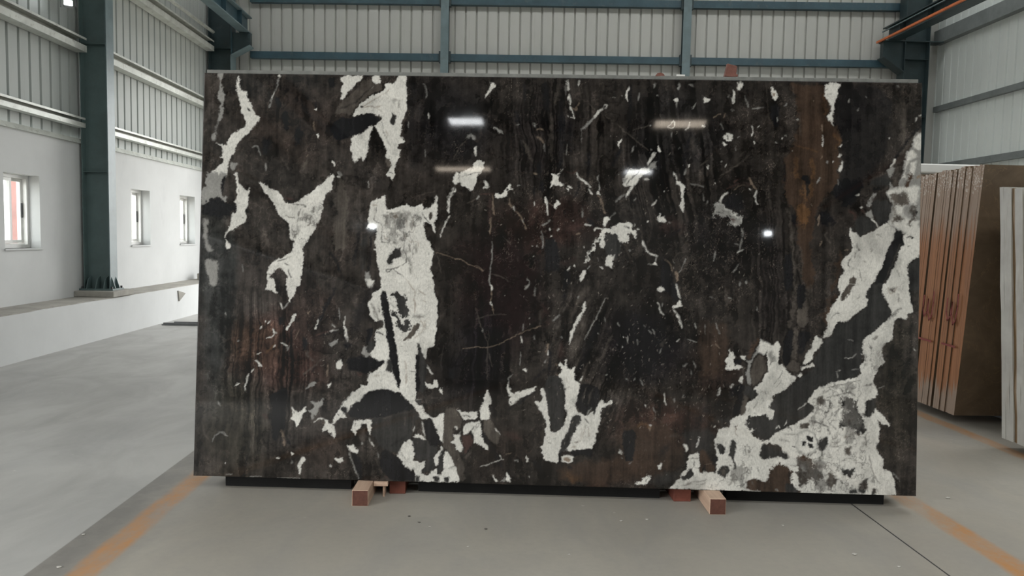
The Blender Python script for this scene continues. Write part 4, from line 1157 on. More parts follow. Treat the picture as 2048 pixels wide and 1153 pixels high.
G L 2 1 5.34:1405 1151 1413 1092 1404 1037 1401 991 1399 955 1414 917;
R L 14 1 17.8:1395 1365 1397 1255;
N L 2.5 1 7.11:1484 1362 1486 1330 1503 1316;
W L 2.5 1 8:1505 1319 1508 1303;
N L 2.5 1 5.34:1510 1301 1538 1281 1552 1254 1566 1218;
G L 3 1 7.11:1549 1258 1554 1249;
N L 1.5 1 4.45:1327 1033 1352 1025 1371 1009;
T L 1.5 1 4:1407 998 1458 986 1488 966;
T L 2.5 1 4:1462 1179 1497 1139;
W L 2 1 8:1659 1372 1667 1329 1672 1279;
G L 2.5 1 6.23:1645 1233 1656 1240 1670 1251 1682 1261;
G L 3 1 7.11:1639 1205 1648 1169 1651 1127;
K L 2 1 4.45:1643 1196 1647 1160;
W P 2 1 0:1700 1332 1713 1357 1728 1343 1716 1315 1704 1316;
W L 1.8 1 6.67:1757 1426 1783 1415;
W P 2 1 0:1753 1413 1770 1410 1764 1398;
W L 2 1 8:1833 1454 1856 1428 1873 1419;
W L 2.5 1 7.11:1861 1409 1882 1388;
W P 2 1 0:1894 1387 1907 1402 1912 1383;
N L 2.5 1 8:1903 1381 1929 1352 1930 1315 1946 1297;
W L 2.5 1 4:1910 1442 1911 1406;
G L 2.2 1 7.11:1829 1318 1837 1295 1835 1273;
W L 1.5 1 4.45:1604 1346 1607 1327;
W P 2 1 0:1928 1252 1945 1284 1963 1280 1953 1257 1937 1237;
G L 2.5 1 4.89:1959 1275 1990 1303;
W P 2 1.5 0:1915 1211 1928 1229 1937 1235 1960 1230 1991 1239 2005 1253 2037 1245 2050 1245 2052 1161 2020 1167 2006 1194 1960 1207 1947 1202 1939 1130 1917 1133 1921 1156 1894 1156 1890 1129 1872 1110 1859 1064 1846 1051 1863 1101 1880 1142 1907 1188;
D P 2 1 0:1909 1174 1920 1175 1918 1156 1909 1161;
D L 2 1 4.45:1916 1188 1929 1184;
W L 2 1 8:1887 1212 1901 1228 1928 1224;
W L 2 1 7.11:1847 1240 1878 1239;
D P 2 1 0:1948 1198 2001 1203 2024 1167 2021 1104 1994 1085 1949 1094 1940 1130;
W P 2 1 0:1949 1089 1990 1101 1981 1072 1982 1029 1968 1049 1945 1053;
W L 2 1 6.23:1923 1043 1939 1034;
W P 2 1 0:1829 982 1842 1019 1858 1028 1856 1006 1834 969;
W P 2 1 0:1771 1024 1783 1041 1778 1022;
W L 2.5 1 7.11:1801 1050 1804 1041;
G L 2.2 1 7.11:1580 977 1591 961 1575 927;
G L 2 1 6.23:1599 1137 1602 1135;
G L 2 1 4.45:1622 1139 1625 1132;
W L 1 1 4:1605 1084 1610 1083;
R L 5 1 17.8:1632 1112 1641 1103;
W L 2 1 5.34:1718 1211 1729 1220;
W L 2 1 7.11:1679 1224 1681 1211;
W L 2 1 6.23:1687 1188 1693 1183;
R L 18 1 26.7:1761 1217 1829 1236;
R L 18 1 22.2:1737 1053 1805 1077;
N L 2 1 4.45:1807 1193 1829 1200;
W L 2 1 4:1790 1258 1792 1254;
G L 4 1 6.23:2034 1390 1994 1352;
G L 3 1 4.45:2002 1367 2022 1381;
W P 2 1 0:1690 1456 1707 1443 1729 1443 1741 1425 1725 1425 1711 1439 1698 1429 1678 1414;
G L 2.5 1 4.45:1906 1084 1913 1072;
G L 2.5 1 5.34:1865 1033 1873 1047;
W L 2 1 4:1844 1134 1849 1131;
K L 8 1 31.1:1928 781 1872 666 1834 548;
K L 8 1 17.8:1760 953 1757 863;
T L 12 1 17.8:1875 956 1831 892 1788 805;
T L 10 1 13.3:1903 929 1868 865;
T L 14 1 31.1:1847 774 1817 683 1788 601;
T L 4 1 7.11:1988 723 1927 604 1898 513;
T L 4 1 5.34:1967 669 1923 573;
T L 3 1 4.45:1837 620 1811 547;
T L 4 1 6.23:1882 594 1852 521 1832 434;
W L 2.5 1 10.7:1408 946 1412 921;
N L 2 1 5.34:1411 919 1408 864;
W P 1.5 1 0:1401 863 1410 864 1419 850 1412 850;
N L 2 1 4:1417 850 1423 808;
T L 1.5 1 3.11:1335 781 1362 791 1423 806 1484 806;
N L 0.9 1 3.11:1336 646 1397 648 1442 661 1505 694 1563 723 1617 744 1653 759;
T L 1.8 1 3.11:1400 728 1397 646 1397 560 1400 492;
T L 2 1 3.56:1404 619 1419 556;
T L 2 1 4:1338 826 1353 772 1372 732 1397 664;
G L 2 1 4.45:1370 739 1375 718;
G L 2 1 5.34:1568 924 1579 941 1590 952;
G L 2.5 1 4.45:1567 763 1563 732;
W L 2.5 1 6.23:1555 704 1562 677;
G L 2 1 3.56:1554 632 1555 568;
W P 1.5 1 0:1562 547 1587 547 1583 532;
G L 2 1 3.56:1615 937 1618 896;
W L 1.5 1 4:1594 793 1596 791;
G L 2 1 4.89:1500 504 1501 463;
G L 2 1 4:1515 522 1498 495;
W P 2 1 0:1494 449 1510 459 1515 436 1533 419 1506 418;
W P 3 1 0:1524 418 1578 447 1632 463 1621 448 1592 420;
W P 2.5 1 0:1657 456 1669 463 1679 424 1653 424;
W P 2.2 1 0:1859 879 1863 852 1842 806 1816 755 1799 710 1784 668 1783 696 1794 737 1815 783 1837 824;
G L 2 1 4:1953 894 1923 830 1880 739 1858 693;
G L 2 1 7.11:1829 901 1824 891;
K L 2 1 16.9:1696 644 1695 581 1687 522;
K L 3 1 10.7:1676 553 1618 493;
N L 3 1 8:1687 671 1679 635;
W L 2 1 4.45:1687 639 1685 621;
D P 3 1 0:1685 517 1735 527 1763 487 1775 427 1676 424 1677 476;
W P 1.8 1 0:1743 591 1753 575 1769 567 1764 596 1774 596 1779 565 1798 547 1818 570 1811 534 1821 502 1842 487 1840 458 1832 424 1773 422 1765 479 1749 505 1735 525 1762 546 1752 564 1736 574;
N L 3 1 5.34:1774 515 1788 475 1791 439;
K L 1.5 1 4:1698 541 1748 544;
N L 3 1 6.23:1725 577 1729 568;
N L 2 1 4:1721 529 1735 525;
G L 4 1 5.34:1736 810 1707 780;
T L 6 1 8:1647 829 1644 761;
R L 20 1 26.7:1660 852 1680 761;
R L 20 1 22.2:1754 673 1747 600;
W L 2 1 4:1844 499 1852 521;
G L 2 1 3.56:1920 726 1925 720;
W L 1.5 1 3.56:2037 715 2041 712;
W L 2 1 3.56:2038 666 2040 660;
G L 3 1 5.34:1950 801 1953 781;
G L 3 1 4:2014 778 2021 760;
G L 2 1 4.45:1960 531 1967 538;
G L 2.5 1 5.34:1747 709 1750 700;
G L 2 1 4:1618 710 1621 690;
G L 3 1 4:1670 580 1675 594;
W P 1.8 1 0:1397 441 1406 441 1421 380 1407 375 1420 322 1414 303 1373 302 1367 343 1376 370 1388 411;
W P 2 1 0:1340 329 1356 329 1352 306 1341 306;
W P 2 1 0:1341 288 1373 293 1378 271 1374 239 1393 203 1411 161 1394 163 1375 185 1343 197;
K L 1 1 3.56:1349 265 1353 279 1369 289 1364 270 1349 263;
T P 3 1 0:1386 303 1418 303 1451 255 1466 201 1439 182 1392 244;
K L 3 1 20.5:1378 248 1416 190 1468 110 1478 75;
W P 2.5 1 0:1511 405 1533 433 1578 448 1632 463 1606 435 1561 407 1516 376 1507 392;
W L 2 1 8:1496 473 1501 446 1520 421;
K L 3 1 11.6:1628 444 1570 402 1499 346;
K L 1 1 4.45:1515 396 1516 387;
W L 1.2 1 4.45:1378 81 1418 89 1470 117 1486 115;
W L 1.5 1 4:1469 138 1472 115;
W P 1.5 1 0:1432 47 1461 18 1449 14;
W P 2 1 0:1503 64 1520 31 1520 16 1496 16;
G P 2 1 0:1470 16 1493 37 1493 15;
W L 1.8 1 6.67:1443 264 1463 231;
W P 1.5 1 0:1588 136 1603 119 1595 104;
K L 1 1 3.11:1597 118 1603 116;
W L 1.5 1 4.89:1607 42 1608 33;
G L 2 1 4:1533 114 1549 117 1554 108;
N L 1 1 3.11:1490 138 1521 147;
K L 4 1 11.6:1612 128 1668 75;
W P 1.6 1 0:1625 395 1638 400 1656 391 1667 423 1651 445 1666 466 1680 441 1688 369 1699 306 1709 257 1732 253 1758 276 1771 313 1779 344 1770 367 1774 398 1764 421 1777 444 1765 484 1842 486 1834 436 1821 391 1824 359 1856 337 1887 347 1910 361 1927 389 1940 412 1952 398 1968 399 1990 418 1992 399 1963 387 1941 367 1938 317 1925 267 1917 226 1904 182 1855 177 1801 169 1751 163 1744 108 1712 108 1678 125 1666 161 1656 176 1674 188 1676 224 1684 252 1686 283 1671 319 1653 350 1639 377;
D P 2.5 1 0:1675 464 1691 466 1768 468 1776 412 1766 330 1762 290 1745 262 1723 253 1708 279 1694 342 1683 423;
K L 10 1 8.89:1727 451 1731 280;
D L 2.5 1 8:1777 362 1782 340;
K P 2.5 1 0:1844 481 1885 487 1930 470 1936 416 1923 375 1910 334 1901 370 1879 342 1856 337 1833 368 1823 395 1831 445;
T L 2 1 4.45:1871 473 1850 396;
T L 4 1 6.23:1899 465 1878 392;
G L 2 1 5.34:1894 374 1874 342;
D P 2 1 0:1802 331 1825 337 1848 328 1835 292 1817 246 1800 201 1783 164 1752 161 1764 209 1790 268;
K L 5 1 5.34:1799 255 1774 182;
K P 2 1 0:1801 168 1850 176 1905 182 1907 149 1801 149;
K P 2 1 0:1747 163 1770 164 1756 145 1757 109 1744 109;
D L 2 1 7.11:1863 324 1882 302;
N L 1.5 1 4:1849 279 1850 220;
N L 1.5 1 4:1866 292 1858 229;
N L 2.5 1 4.45:1880 284 1889 257 1885 239;
N L 2 1 5.34:1818 208 1850 215;
D L 1.5 1 3.56:1823 210 1836 211;
D L 2 1 5.34:1694 200 1710 198;
N L 3 1 4.45:1773 453 1790 471;
N L 4 1 7.11:1810 183 1823 192;
W P 2 1 0:1761 145 1819 148 1807 110 1766 113;
N P 3 1 0:1772 135 1797 137 1795 119 1773 119;
K L 1 1 3.11:1761 145 1817 147;
K P 30 1 0:1954 412 1994 422 1995 395 1950 367;
W P 1.5 1 0:1967 399 1991 417 1993 399 1977 394;
K L 1 1 5.34:1979 404 1982 403;
K L 5 1 13.3:2051 270 2057 217;
B P 12 2 0:1753 87 1847 121 2059 136 2061 19 1759 24;
O L 14 2 26.7:1785 61 1804 39 1849 35;
K L 5 1 13.3:1793 97 1812 84;
K L 3 1 7.11:1835 48 1844 62;
R L 20 1 26.7:1492 238 1556 221;
K L 12 1 26.7:1417 376 1445 322;
G L 3 1 9.78:2030 180 2049 162;
G L 2 1 6.23:2040 140 2047 135;
K L 5 1 16:2052 1913 2051 1776 2041 1694;
K L 3 1 15.1:2341 1690 2318 1599 2298 1458;
K L 2.5 1 15.1:2190 1588 2190 1465;
T L 4 1 5.34:2689 1931 2694 1854 2706 1759;
T L 14 1 13.3:2334 1667 2354 1600;
K L 8 1 13.3:2350 1767 2330 1681;
W P 1.8 1 0:2041 1907 2043 1867 2037 1825 2026 1862 2033 1881;
G L 2.5 1 8.89:2283 1923 2277 1893;
W P 2 1 0:2268 1850 2278 1848 2278 1829 2260 1840;
G L 2.5 1 4.45:2274 1829 2271 1805;
W P 2 1 0:2398 1861 2407 1850 2425 1841 2399 1826 2396 1841;
G L 1.8 1 5.78:2358 1831 2346 1799;
W P 2.5 1 0:2552 1929 2582 1930 2579 1907 2567 1892 2555 1906;
W L 2.5 1 11.6:2541 1890 2540 1861 2533 1829;
G L 4 1 8:2515 1867 2517 1856;
G L 2.5 1 4:2094 1873 2088 1836;
G L 3 1 4.45:2593 1864 2605 1817;
G L 5 1 9.78:2325 1917 2346 1912;
G L 4 1 7.11:2167 1919 2161 1903;
G L 2 1 4.45:2177 1865 2181 1860;
T L 1.5 1 3.11:2063 1697 2113 1707 2149 1721;
T L 2 1 4.89:2018 1694 2060 1663 2105 1632 2142 1601;
W L 1.5 1 4.45:2230 1711 2250 1739 2264 1744 2264 1707 2230 1710;
W L 1.5 1 5.34:2335 1739 2330 1708 2314 1698;
W P 2 1 0:2386 1725 2403 1727 2401 1713 2387 1714;
G L 2 1 6.23:2148 1721 2151 1717;
W P 2 1 0:2491 1670 2505 1693 2533 1680 2528 1652 2510 1652;
K L 1.5 1 11.6:2507 1679 2512 1663;
W P 2.5 1 0:2488 1647 2511 1632 2492 1622;
G L 2.5 1 4.89:2479 1733 2491 1711;
W L 1.8 1 4.89:2625 1726 2632 1695 2629 1677;
W L 1.5 1 4:2661 1729 2652 1718;
W L 2 1 6.23:2637 1654 2640 1643;
G L 1.5 1 4:2551 1625 2549 1603;
G L 1.5 1 4.45:2557 1669 2570 1670;
N L 2.5 1 4:2445 1764 2463 1778 2478 1781;
N L 3 1 4:2494 1760 2503 1783;
G L 2 1 3.56:2628 1808 2677 1813;
G L 2.5 1 4.45:2529 1802 2545 1793;
G L 2 1 3.56:2605 1839 2608 1812;
W P 2 1 0:2189 1626 2204 1599 2185 1597;
W L 2.5 1 9.78:2175 1590 2152 1555 2140 1533;
G P 4 1 0:2143 1523 2166 1542 2180 1551 2181 1513 2157 1515;
W P 3 1 0:2024 1424 2036 1472 2049 1504 2099 1509 2121 1521 2155 1515 2148 1501 2113 1478 2078 1425;
D L 2 1 5.34:2099 1500 2068 1468 2042 1431;
W L 2.5 1 6.23:2124 1460 2149 1462;
D L 2.5 1 4:2144 1501 2100 1459;
G L 4 1 8:2074 1618 2065 1595;
G L 3 1 6.23:2151 1605 2155 1601;
W P 1.5 1 0:2328 1538 2338 1538 2335 1521 2328 1523;
W P 2 1 0:2416 1528 2430 1527 2423 1514;
G L 1.5 1 5.34:2487 1557 2490 1552;
W L 2 1 5.34:2510 1539 2505 1525;
T L 2.5 1 5.34:2422 1560 2386 1532;
W P 2 1 0:2275 1458 2302 1449 2321 1434 2276 1433;
W L 2.5 1 6.67:2261 1498 2280 1462;
T L 3 1 4.45:2618 1590 2548 1521 2477 1484;
T L 2.5 1 4:2600 1604 2561 1567;
R L 2.5 1 6.23:2545 1453 2567 1472 2594 1468;
N L 2.5 1 4.89:2618 1480 2630 1445;
G L 2 1 4:2338 1572 2336 1559;
G L 4 1 5.34:2319 1513 2315 1486;
G L 2.5 1 4.45:2286 1608 2290 1617;
G L 2.5 1 4.45:2253 1689 2251 1670;
K P 3 1 0:2210 1090 2247 1072 2266 1019 2276 965 2292 931 2213 929 2207 1008;
K L 2 1 11.6:2302 1227 2275 1211 2249 1194;
K P 8 2 0:2501 1376 2550 1404 2591 1386 2596 1323 2529 1331 2497 1348;
K L 30 1 22.2:2399 1329 2398 1148;
W P 1.8 1 0:2280 1453 2298 1449 2321 1431 2312 1395 2311 1327 2307 1310 2296 1327 2302 1372 2299 1417;
W L 3 1 10.7:2100 1461 2069 1422 2034 1367;
T L 4 1 6.23:2046 1431 2020 1376;
G P 3 1 0:2023 1462 2050 1463 2032 1433;
T L 3 1 5.34:2012 1349 2034 1367;
W P 2 1 0:2005 1240 2045 1256 2070 1254 2073 1227 2089 1219 2089 1181 2082 1181 2068 1209 2046 1200 2042 1168 2006 1162;
D L 2 1 8:2032 1236 2063 1231;
W L 2 1 6.23:2083 1250 2082 1237;
W L 2 1 6.23:2095 1225 2104 1224;
W L 2.5 1 8:2123 1169 2135 1133 2151 1113;
W L 2 1 6.23:2156 1111 2194 1098;
W P 2 1 0:2168 1057 2188 1072 2192 1051;
G L 2.5 1 4.45:2188 1098 2184 1071;
G L 2.5 1 4:2152 1061 2171 1053;
W P 2 1 0:2193 1284 2199 1304 2202 1280 2220 1285 2232 1261 2203 1256 2193 1266;
W L 2 1 6.23:2148 1265 2142 1260;
G L 3 1 5.34:2243 1255 2252 1257;
W L 2.5 1 8.89:2516 1408 2493 1391 2487 1357;
G P 3 3 0:2452 1345 2484 1362 2497 1335 2511 1322 2552 1316 2584 1278 2584 1264 2544 1241 2526 1263 2512 1290 2453 1298 2462 1321;
W L 5 3 8:2488 1348 2507 1317 2547 1309 2579 1273;
K L 1.5 1 4.45:2453 1336 2464 1339 2462 1330;
K L 1.5 1 4:2467 1312 2498 1310;
K L 1.5 1 4.89:2521 1299 2541 1295;
K L 1.5 1 4:2489 1326 2502 1317;
R L 4 1 10.7:2530 1286 2552 1277 2543 1268;
W L 4 1 9.78:2537 1254 2559 1259;
N L 2.5 1 6.23:2625 1468 2639 1441 2653 1424;
W L 2.5 1 6.23:2653 1419 2648 1378 2658 1351;
K L 1.5 1 3.11:2654 1401 2651 1374;
R L 4 1 6.23:2514 1426 2549 1440 2585 1454 2625 1446;
N L 2.5 1 3.56:2550 1422 2572 1436 2599 1441;
W L 2 1 5.34:2619 1427 2624 1419;
G L 5 1 10.7:2584 1237 2590 1197;
G L 3.5 1 8:2587 1188 2581 1151 2573 1124;
G L 2.5 1 4.89:2552 1167 2572 1158;
W L 2 1 4:2595 1138 2568 1124;
G L 1.8 1 4:2578 1070 2550 1029;
G L 2.5 1 5.34:2327 1092 2319 1065;
G L 2 1 4:2316 1065 2297 1024;
T L 4 1 4.45:2331 1124 2286 1114 2269 1077;
N L 2.5 1 4.45:2228 1081 2256 1068 2268 1028;
N P 3 1 0:2279 1026 2293 1026 2297 988 2286 985;
G L 2.5 1 6.23:2287 969 2295 938;
W P 2.5 1 0:2193 931 2213 956 2221 932;
G L 2 1 4.45:2269 1068 2274 1068;
G L 2 1 4:2465 1127 2460 1081;
R L 40 1 53.4:2217 1235 2302 1236;
G L 4 1 6.23:2059 1123 2066 1123;
G L 4 1 4:2343 1443 2402 1433;
G L 2 1 3.56:2398 1396 2407 1367;
G L 2.5 1 3.56:2425 1367 2419 1347;
W L 1.5 1 3.56:2455 1452 2458 1450;
W L 2.5 1 4:2165 1338 2185 1363;
G L 2.5 1 4:2077 1357 2086 1373;
W L 2 1 3.56:2220 1409 2222 1405;
G L 3 1 7.11:2611 990 2613 976;
G L 3 1 5.34:2582 985 2584 967;
T L 8 1 17.8:2635 1017 2634 948;
G L 1.5 1 3.56:2669 1119 2674 1119;
K P 3 1 0:2253 966 2284 967 2302 893 2273 883 2258 919;
W P 2.5 1 0:2195 945 2213 959 2229 941 2213 931;
W L 2 1 7.11:2284 967 2296 929 2305 897;
W P 2 1 0:2271 864 2291 872 2295 888 2306 885 2314 859 2287 859 2275 852;
W L 2 1 8.89:2276 845 2292 825 2310 789 2318 758;
W L 2.5 1 7.11:2202 877 2215 832 2227 823;
G L 2.5 1 4:2223 878 2219 859;
W L 2.5 1 6.23:2061 714 2061 687;
W L 2 1 4.45:2040 713 2041 712;
G L 2 1 4.45:2104 703 2110 676;
G L 3 1 4:2158 745 2172 732;
G L 3 1 4.45:2179 750 2187 728;
G L 1.2 1 4:2345 708 2388 694;
W L 2 1 3.56:2290 694 2303 708;
G L 3 1 4.45:2219 656 2210 638;
G L 2 1 4:2378 786 2380 759;
G L 3 1 3.56:2422 778 2424 733;
G L 3 1 3.56:2472 788 2490 735;
T L 5 1 6.23:2249 711 2218 670;
G L 3 1 5.34:2055 517 2064 508;
G L 4 1 5.34:2123 510 2136 488;
G L 3 1 4.45:2096 509 2100 518;
G L 4 1 4:2323 582 2341 592;
G L 3 1 4:2372 602 2381 579;
G L 3 1 4:2359 561 2364 543;
N L 2 1 3.56:2473 689 2496 667;
G L 3 1 4:2442 909 2456 905;
G L 3 1 4:2532 911 2546 903;
G L 2 1 3.56:2136 767 2140 758;
G L 3 1 3.56:2662 869 2667 851;
K P 60 3 0:2023 778 2112 825 2239 774 2250 648 2217 512 2073 509;
B P 22 2 0:2395 787 2521 780 2532 655 2520 596 2516 569 2476 537 2405 535 2398 652;
W P 1.6 1 0:2541 666 2546 652 2563 649 2569 629 2555 615 2565 588 2587 591 2601 580 2592 570 2542 573 2517 567 2529 596 2522 614 2537 628;
W P 2 1 0:2594 634 2618 640 2618 615 2604 621;
K P 3 1 0:2562 611 2571 622 2586 622 2598 611 2589 591 2569 590;
K L 1 1 4:2541 591 2542 585;
B L 4 1 17.8:2674 721 2652 680 2631 626;
G P 2.5 1 0:2683 719 2710 708 2728 702 2741 687 2742 651 2715 650 2697 645 2666 649 2653 626 2638 576 2643 502 2628 502 2623 567 2633 599 2622 612 2644 621 2666 676;
W P 4 1 0:2683 712 2710 704 2737 687 2737 660 2697 650 2670 658;
T P 2.5 1 0:2671 639 2702 641 2711 614 2714 569 2690 533 2664 499 2643 504 2645 568 2658 617;
K L 3 1 6.23:2661 685 2653 640 2640 617;
T L 4 1 6.23:2605 580 2610 540;
W P 3 1 0:2588 535 2606 540 2604 508 2588 512;
D L 2.5 1 10.7:2719 664 2720 641;
W P 2 1 0:2743 583 2717 563 2699 524 2673 497 2656 483 2674 445 2745 447;
K L 14 1 13.3:2522 493 2584 476;
W L 3 1 7.11:2499 483 2493 450;
W L 3 1 6.23:2562 500 2546 482;
D P 3 1 0:2615 495 2642 496 2656 478 2670 447 2607 446;
K P 5 1 0:2549 475 2588 503 2611 499 2603 445 2545 444;
B P 30 3 0:2033 282 2234 319 2325 245 2323 128 2261 64 2037 40;
O L 10 2 10.7:2122 294 2144 308 2176 286;
K L 30 2 31.1:2434 392 2382 282 2347 246;
D P 16 1 0:2324 267 2436 293 2481 258 2465 159 2357 183;
K L 20 1 26.7:2267 217 2215 134;
T L 10 1 8.89:2271 248 2311 254;
D P 14 1 0:2216 72 2323 83 2289 38 2226 22 2154 25;
D P 10 1 0:2471 339 2547 345 2556 301 2516 295;
K L 12 1 13.3:2505 447 2479 366;
B L 6 1 17.8:2420 185 2447 150 2457 123;
W P 1.6 1 0:2669 485 2745 487 2753 -1 2276 1 2271 9 2302 42 2324 52 2324 79 2350 89 2358 165 2407 175 2408 113 2409 77 2431 82 2466 83 2489 79 2492 124 2483 133 2496 151 2482 204 2481 245 2494 281 2516 295 2547 296 2556 336 2582 346 2604 365 2630 415 2670 442;
D P 2.5 2 0:2619 307 2631 338 2667 362 2707 360 2747 346 2749 247 2704 233 2677 254 2650 267 2654 290 2628 293;
D P 2.2 1 0:2484 218 2509 223 2527 206 2527 179 2514 167 2496 187;
D P 2.2 1 0:2553 238 2571 238 2581 220 2577 185 2570 153 2583 126 2583 100 2571 94 2573 126 2554 153 2549 197;
D P 3 1 0:2493 84 2511 111 2546 117 2547 90 2529 58 2502 71;
T P 4 1 0:2511 93 2529 98 2529 76 2511 71;
D P 2.2 1 0:2696 210 2705 224 2749 229 2750 156 2706 152 2688 170;
B P 3 1 0:2632 52 2672 57 2725 50 2743 77 2753 -1 2630 7;
D P 2.5 1 0:2359 93 2381 99 2382 67 2360 44 2329 43 2324 57 2351 71;
B P 2.5 1 0:2435 100 2452 118 2479 115 2481 88 2453 79;
B P 3 1 0:2411 176 2429 185 2465 141 2466 114 2430 113 2426 77 2412 81;
N L 1.5 1 4:2435 116 2466 121;
W P 2.5 1 0:2331 216 2348 214 2354 183 2344 176;
W L 2.5 1 10.7:2403 243 2393 197;
W L 2 1 5.34:2403 252 2410 247;
K L 0.8 1 4.45:2404 251 2404 249;
T L 2.5 1 4.45:2358 143 2407 149;
D L 2 1 6.23:2376 148 2383 143;
D L 1.5 1 3.56:2385 139 2388 112 2377 98;
T L 1.5 1 3.56:2383 103 2408 103;
K P 2 1 0:2042 265 2105 276 2108 194 2099 124 2063 119 2048 193;
K P 3 1 0:2563 395 2581 436 2607 459 2608 418 2595 360 2573 355 2559 372;
T P 2.5 1 0:2612 450 2630 437 2618 369 2595 354 2605 418;
D P 3 1 0:2638 478 2669 478 2674 452 2652 429 2634 437;
K P 3 1 0:2468 143 2483 160 2496 153 2495 135 2477 126;
N L 1.5 1 4.45:2585 310 2570 274 2586 256;
T P 2.5 1 0:2572 301 2585 306 2581 290;
T L 3 1 6.23:2351 28 2396 38 2449 49;
T L 3 1 4.45:2325 18 2374 27;
T L 3 1 4:2409 28 2441 35;
D L 3 1 5.34:2551 121 2560 117;
T L 3 1 4.45:2643 191 2639 155;
T L 3 1 4:2621 190 2630 168;
T L 14 1 11.6:2607 208 2639 164;
T L 2.5 1 4.45:2684 116 2689 89;
T L 2.5 1 6.23:2644 97 2649 88;
T L 8 1 8:2574 73 2552 27;
T L 14 1 11.6:2619 34 2566 23;
T L 2.5 1 4.45:2644 401 2631 374;
T L 3 1 4.45:2674 420 2657 393;
D L 1.5 1 4:2711 470 2714 457;
D L 2 1 8.89:2726 408 2734 399;
T L 2 1 4:2658 370 2667 366;
W P 2 1 0:2215 112 2230 122 2232 93 2216 93;
W P 3 2 0:2118 22 2145 45 2176 61 2168 34 2125 13;
W L 3 1 5.34:2176 61 2163 25;
W L 2.5 1 5.78:2238 450 2246 396;
G L 3 1 8:2495 476 2488 447;
W L 2.5 1 5.78:2149 396 2152 382;
W L 4 1 13.3:2035 174 2042 157;
W L 1 1 4.45:2257 64 2260 63;
G L 2.5 1 4.45:2090 120 2077 108;
G L 3 1 4.45:2188 385 2200 354;
G L 4 1 5.34:2286 428 2286 410;
G L 2.5 1 4:2330 447 2321 434;
W L 2 1 4:2480 305 2474 298;
N L 4 1 7.11:2172 299 2174 273;
W L 3 1 5.34:2172 299 2181 295;
W P 2.2 1 0:2966 1930 3038 1931 3027 1900 3017 1859 3006 1818 3005 1777 3001 1746 3009 1730 2987 1754 2982 1768 2995 1809 2986 1840 2963 1876 2962 1903;
D L 1.5 1 3.56:2962 1899 2980 1903;
D L 1.5 1 3.11:2976 1879 2998 1879;
W P 2 1 0:2717 1914 2735 1891 2745 1868 2731 1845 2720 1859 2713 1882;
N P 3 1 0:2719 1882 2735 1882 2731 1868 2720 1870;
K P 3 1 0:2718 1827 2749 1828 2756 1764 2747 1726 2729 1726 2715 1764;
G L 2 1 4:2746 1769 2745 1746;
W L 2 1 9.78:2769 1671 2771 1668;
W L 2 1 9.78:2785 1679 2787 1676;
G L 2.5 1 5.34:2789 1835 2778 1824;
G L 2.5 1 7.11:2744 1647 2747 1651;
N L 2.5 1 7.11:2955 1736 2956 1700;
W L 2.5 1 8:2956 1682 2959 1634;
N L 2 1 5.34:2951 1668 2955 1670;
W L 2.5 1 12.5:3042 1640 3046 1637;
W P 2 1 0:3025 1586 3041 1595 3045 1586 3032 1579;
W L 2.2 1 11.6:3048 1566 3049 1539 3045 1514;
N L 2 1 6.23:2956 1585 2952 1571;
G P 2.5 1 0:2934 1460 2951 1485 2956 1479 2941 1451;
G L 3 1 6.23:2981 1565 2982 1554;
W L 2 1 5.34:3006 1558 3010 1563;
G L 3 1 4:3035 1476 3036 1453;
T L 5 1 5.34:2815 1915 2819 1874;
T L 8 1 6.23:2848 1789 2851 1689;
G L 3 1 5.34:3154 1872 3159 1865;
G L 2.5 1 6.23:3120 1804 3126 1813;
W L 2.5 1 6.23:3266 1680 3269 1677;
G L 4 1 9.78:3300 1926 3307 1919;
G L 3 1 4.45:3081 1860 3079 1842;
N L 2 1 4:2912 1851 2914 1846;
W L 2 1 4.45:2838 1761 2840 1754;
W L 2 1 3.56:2816 1609 2819 1607;
O L 4 1 4.45:2833 1635 2891 1622 2936 1605;
G P 3 1 0:3423 1712 3392 1707 3379 1670 3371 1634 3349 1616 3341 1562 3337 1517 3316 1447 3427 1449;
W P 6 1 0:3423 1707 3396 1702 3384 1666 3380 1635 3406 1621 3424 1635;
W P 5 1 0:3349 1612 3380 1621 3398 1594 3363 1571 3346 1522 3329 1472 3316 1449 3343 1450 3368 1526 3372 1562 3398 1572 3382 1500 3374 1450 3347 1450;
K L 4 1 11.6:3422 1743 3370 1688 3305 1588 3248 1520;
T L 5 1 9.78:3414 1721 3370 1666 3323 1602;
W L 3 1 11.6:3297 1579 3279 1543;
G P 3 1 0:3262 1529 3288 1543 3297 1525 3284 1498 3280 1484 3262 1516;
D P 4 1 0:3187 1474 3218 1497 3258 1506 3280 1484 3285 1449 3179 1447;
T L 4 1 4.45:3183 1474 3213 1494 3257 1511;
W L 3 1 8:3389 1756 3393 1774;
W L 3 1 7.11:3404 1779 3413 1788;
B P 5 2 0:3368 1522 3381 1509 3365 1459 3338 1458;
N P 5 1 0:3395 1495 3417 1505 3417 1482 3400 1477;
T L 8 1 17.8:3310 1543 3298 1458;
G P 3 1 0:3280 1471 3294 1439 3320 1453 3324 1485 3426 1487 3429 1249 3399 1239 3341 1229 3301 1255 3265 1277 3278 1322 3287 1345 3282 1381 3259 1412 3272 1435;
W P 10 1 0:3263 1425 3290 1435 3329 1445 3409 1455 3410 1392 3392 1365 3361 1373 3340 1346 3349 1301 3411 1293 3412 1249 3359 1230 3306 1256 3270 1277 3296 1309 3300 1354 3277 1390;
T P 9 2 0:3281 1412 3316 1417 3361 1423 3375 1378 3339 1364 3317 1368 3300 1336 3340 1301 3332 1278 3288 1282 3305 1327 3291 1372;
B P 4 1 0:3355 1483 3373 1484 3356 1438 3342 1454;
T P 8 2 0:3370 1356 3404 1356 3398 1316 3376 1257 3358 1279 3376 1302;
K L 4 1 12.5:3399 1338 3401 1325;
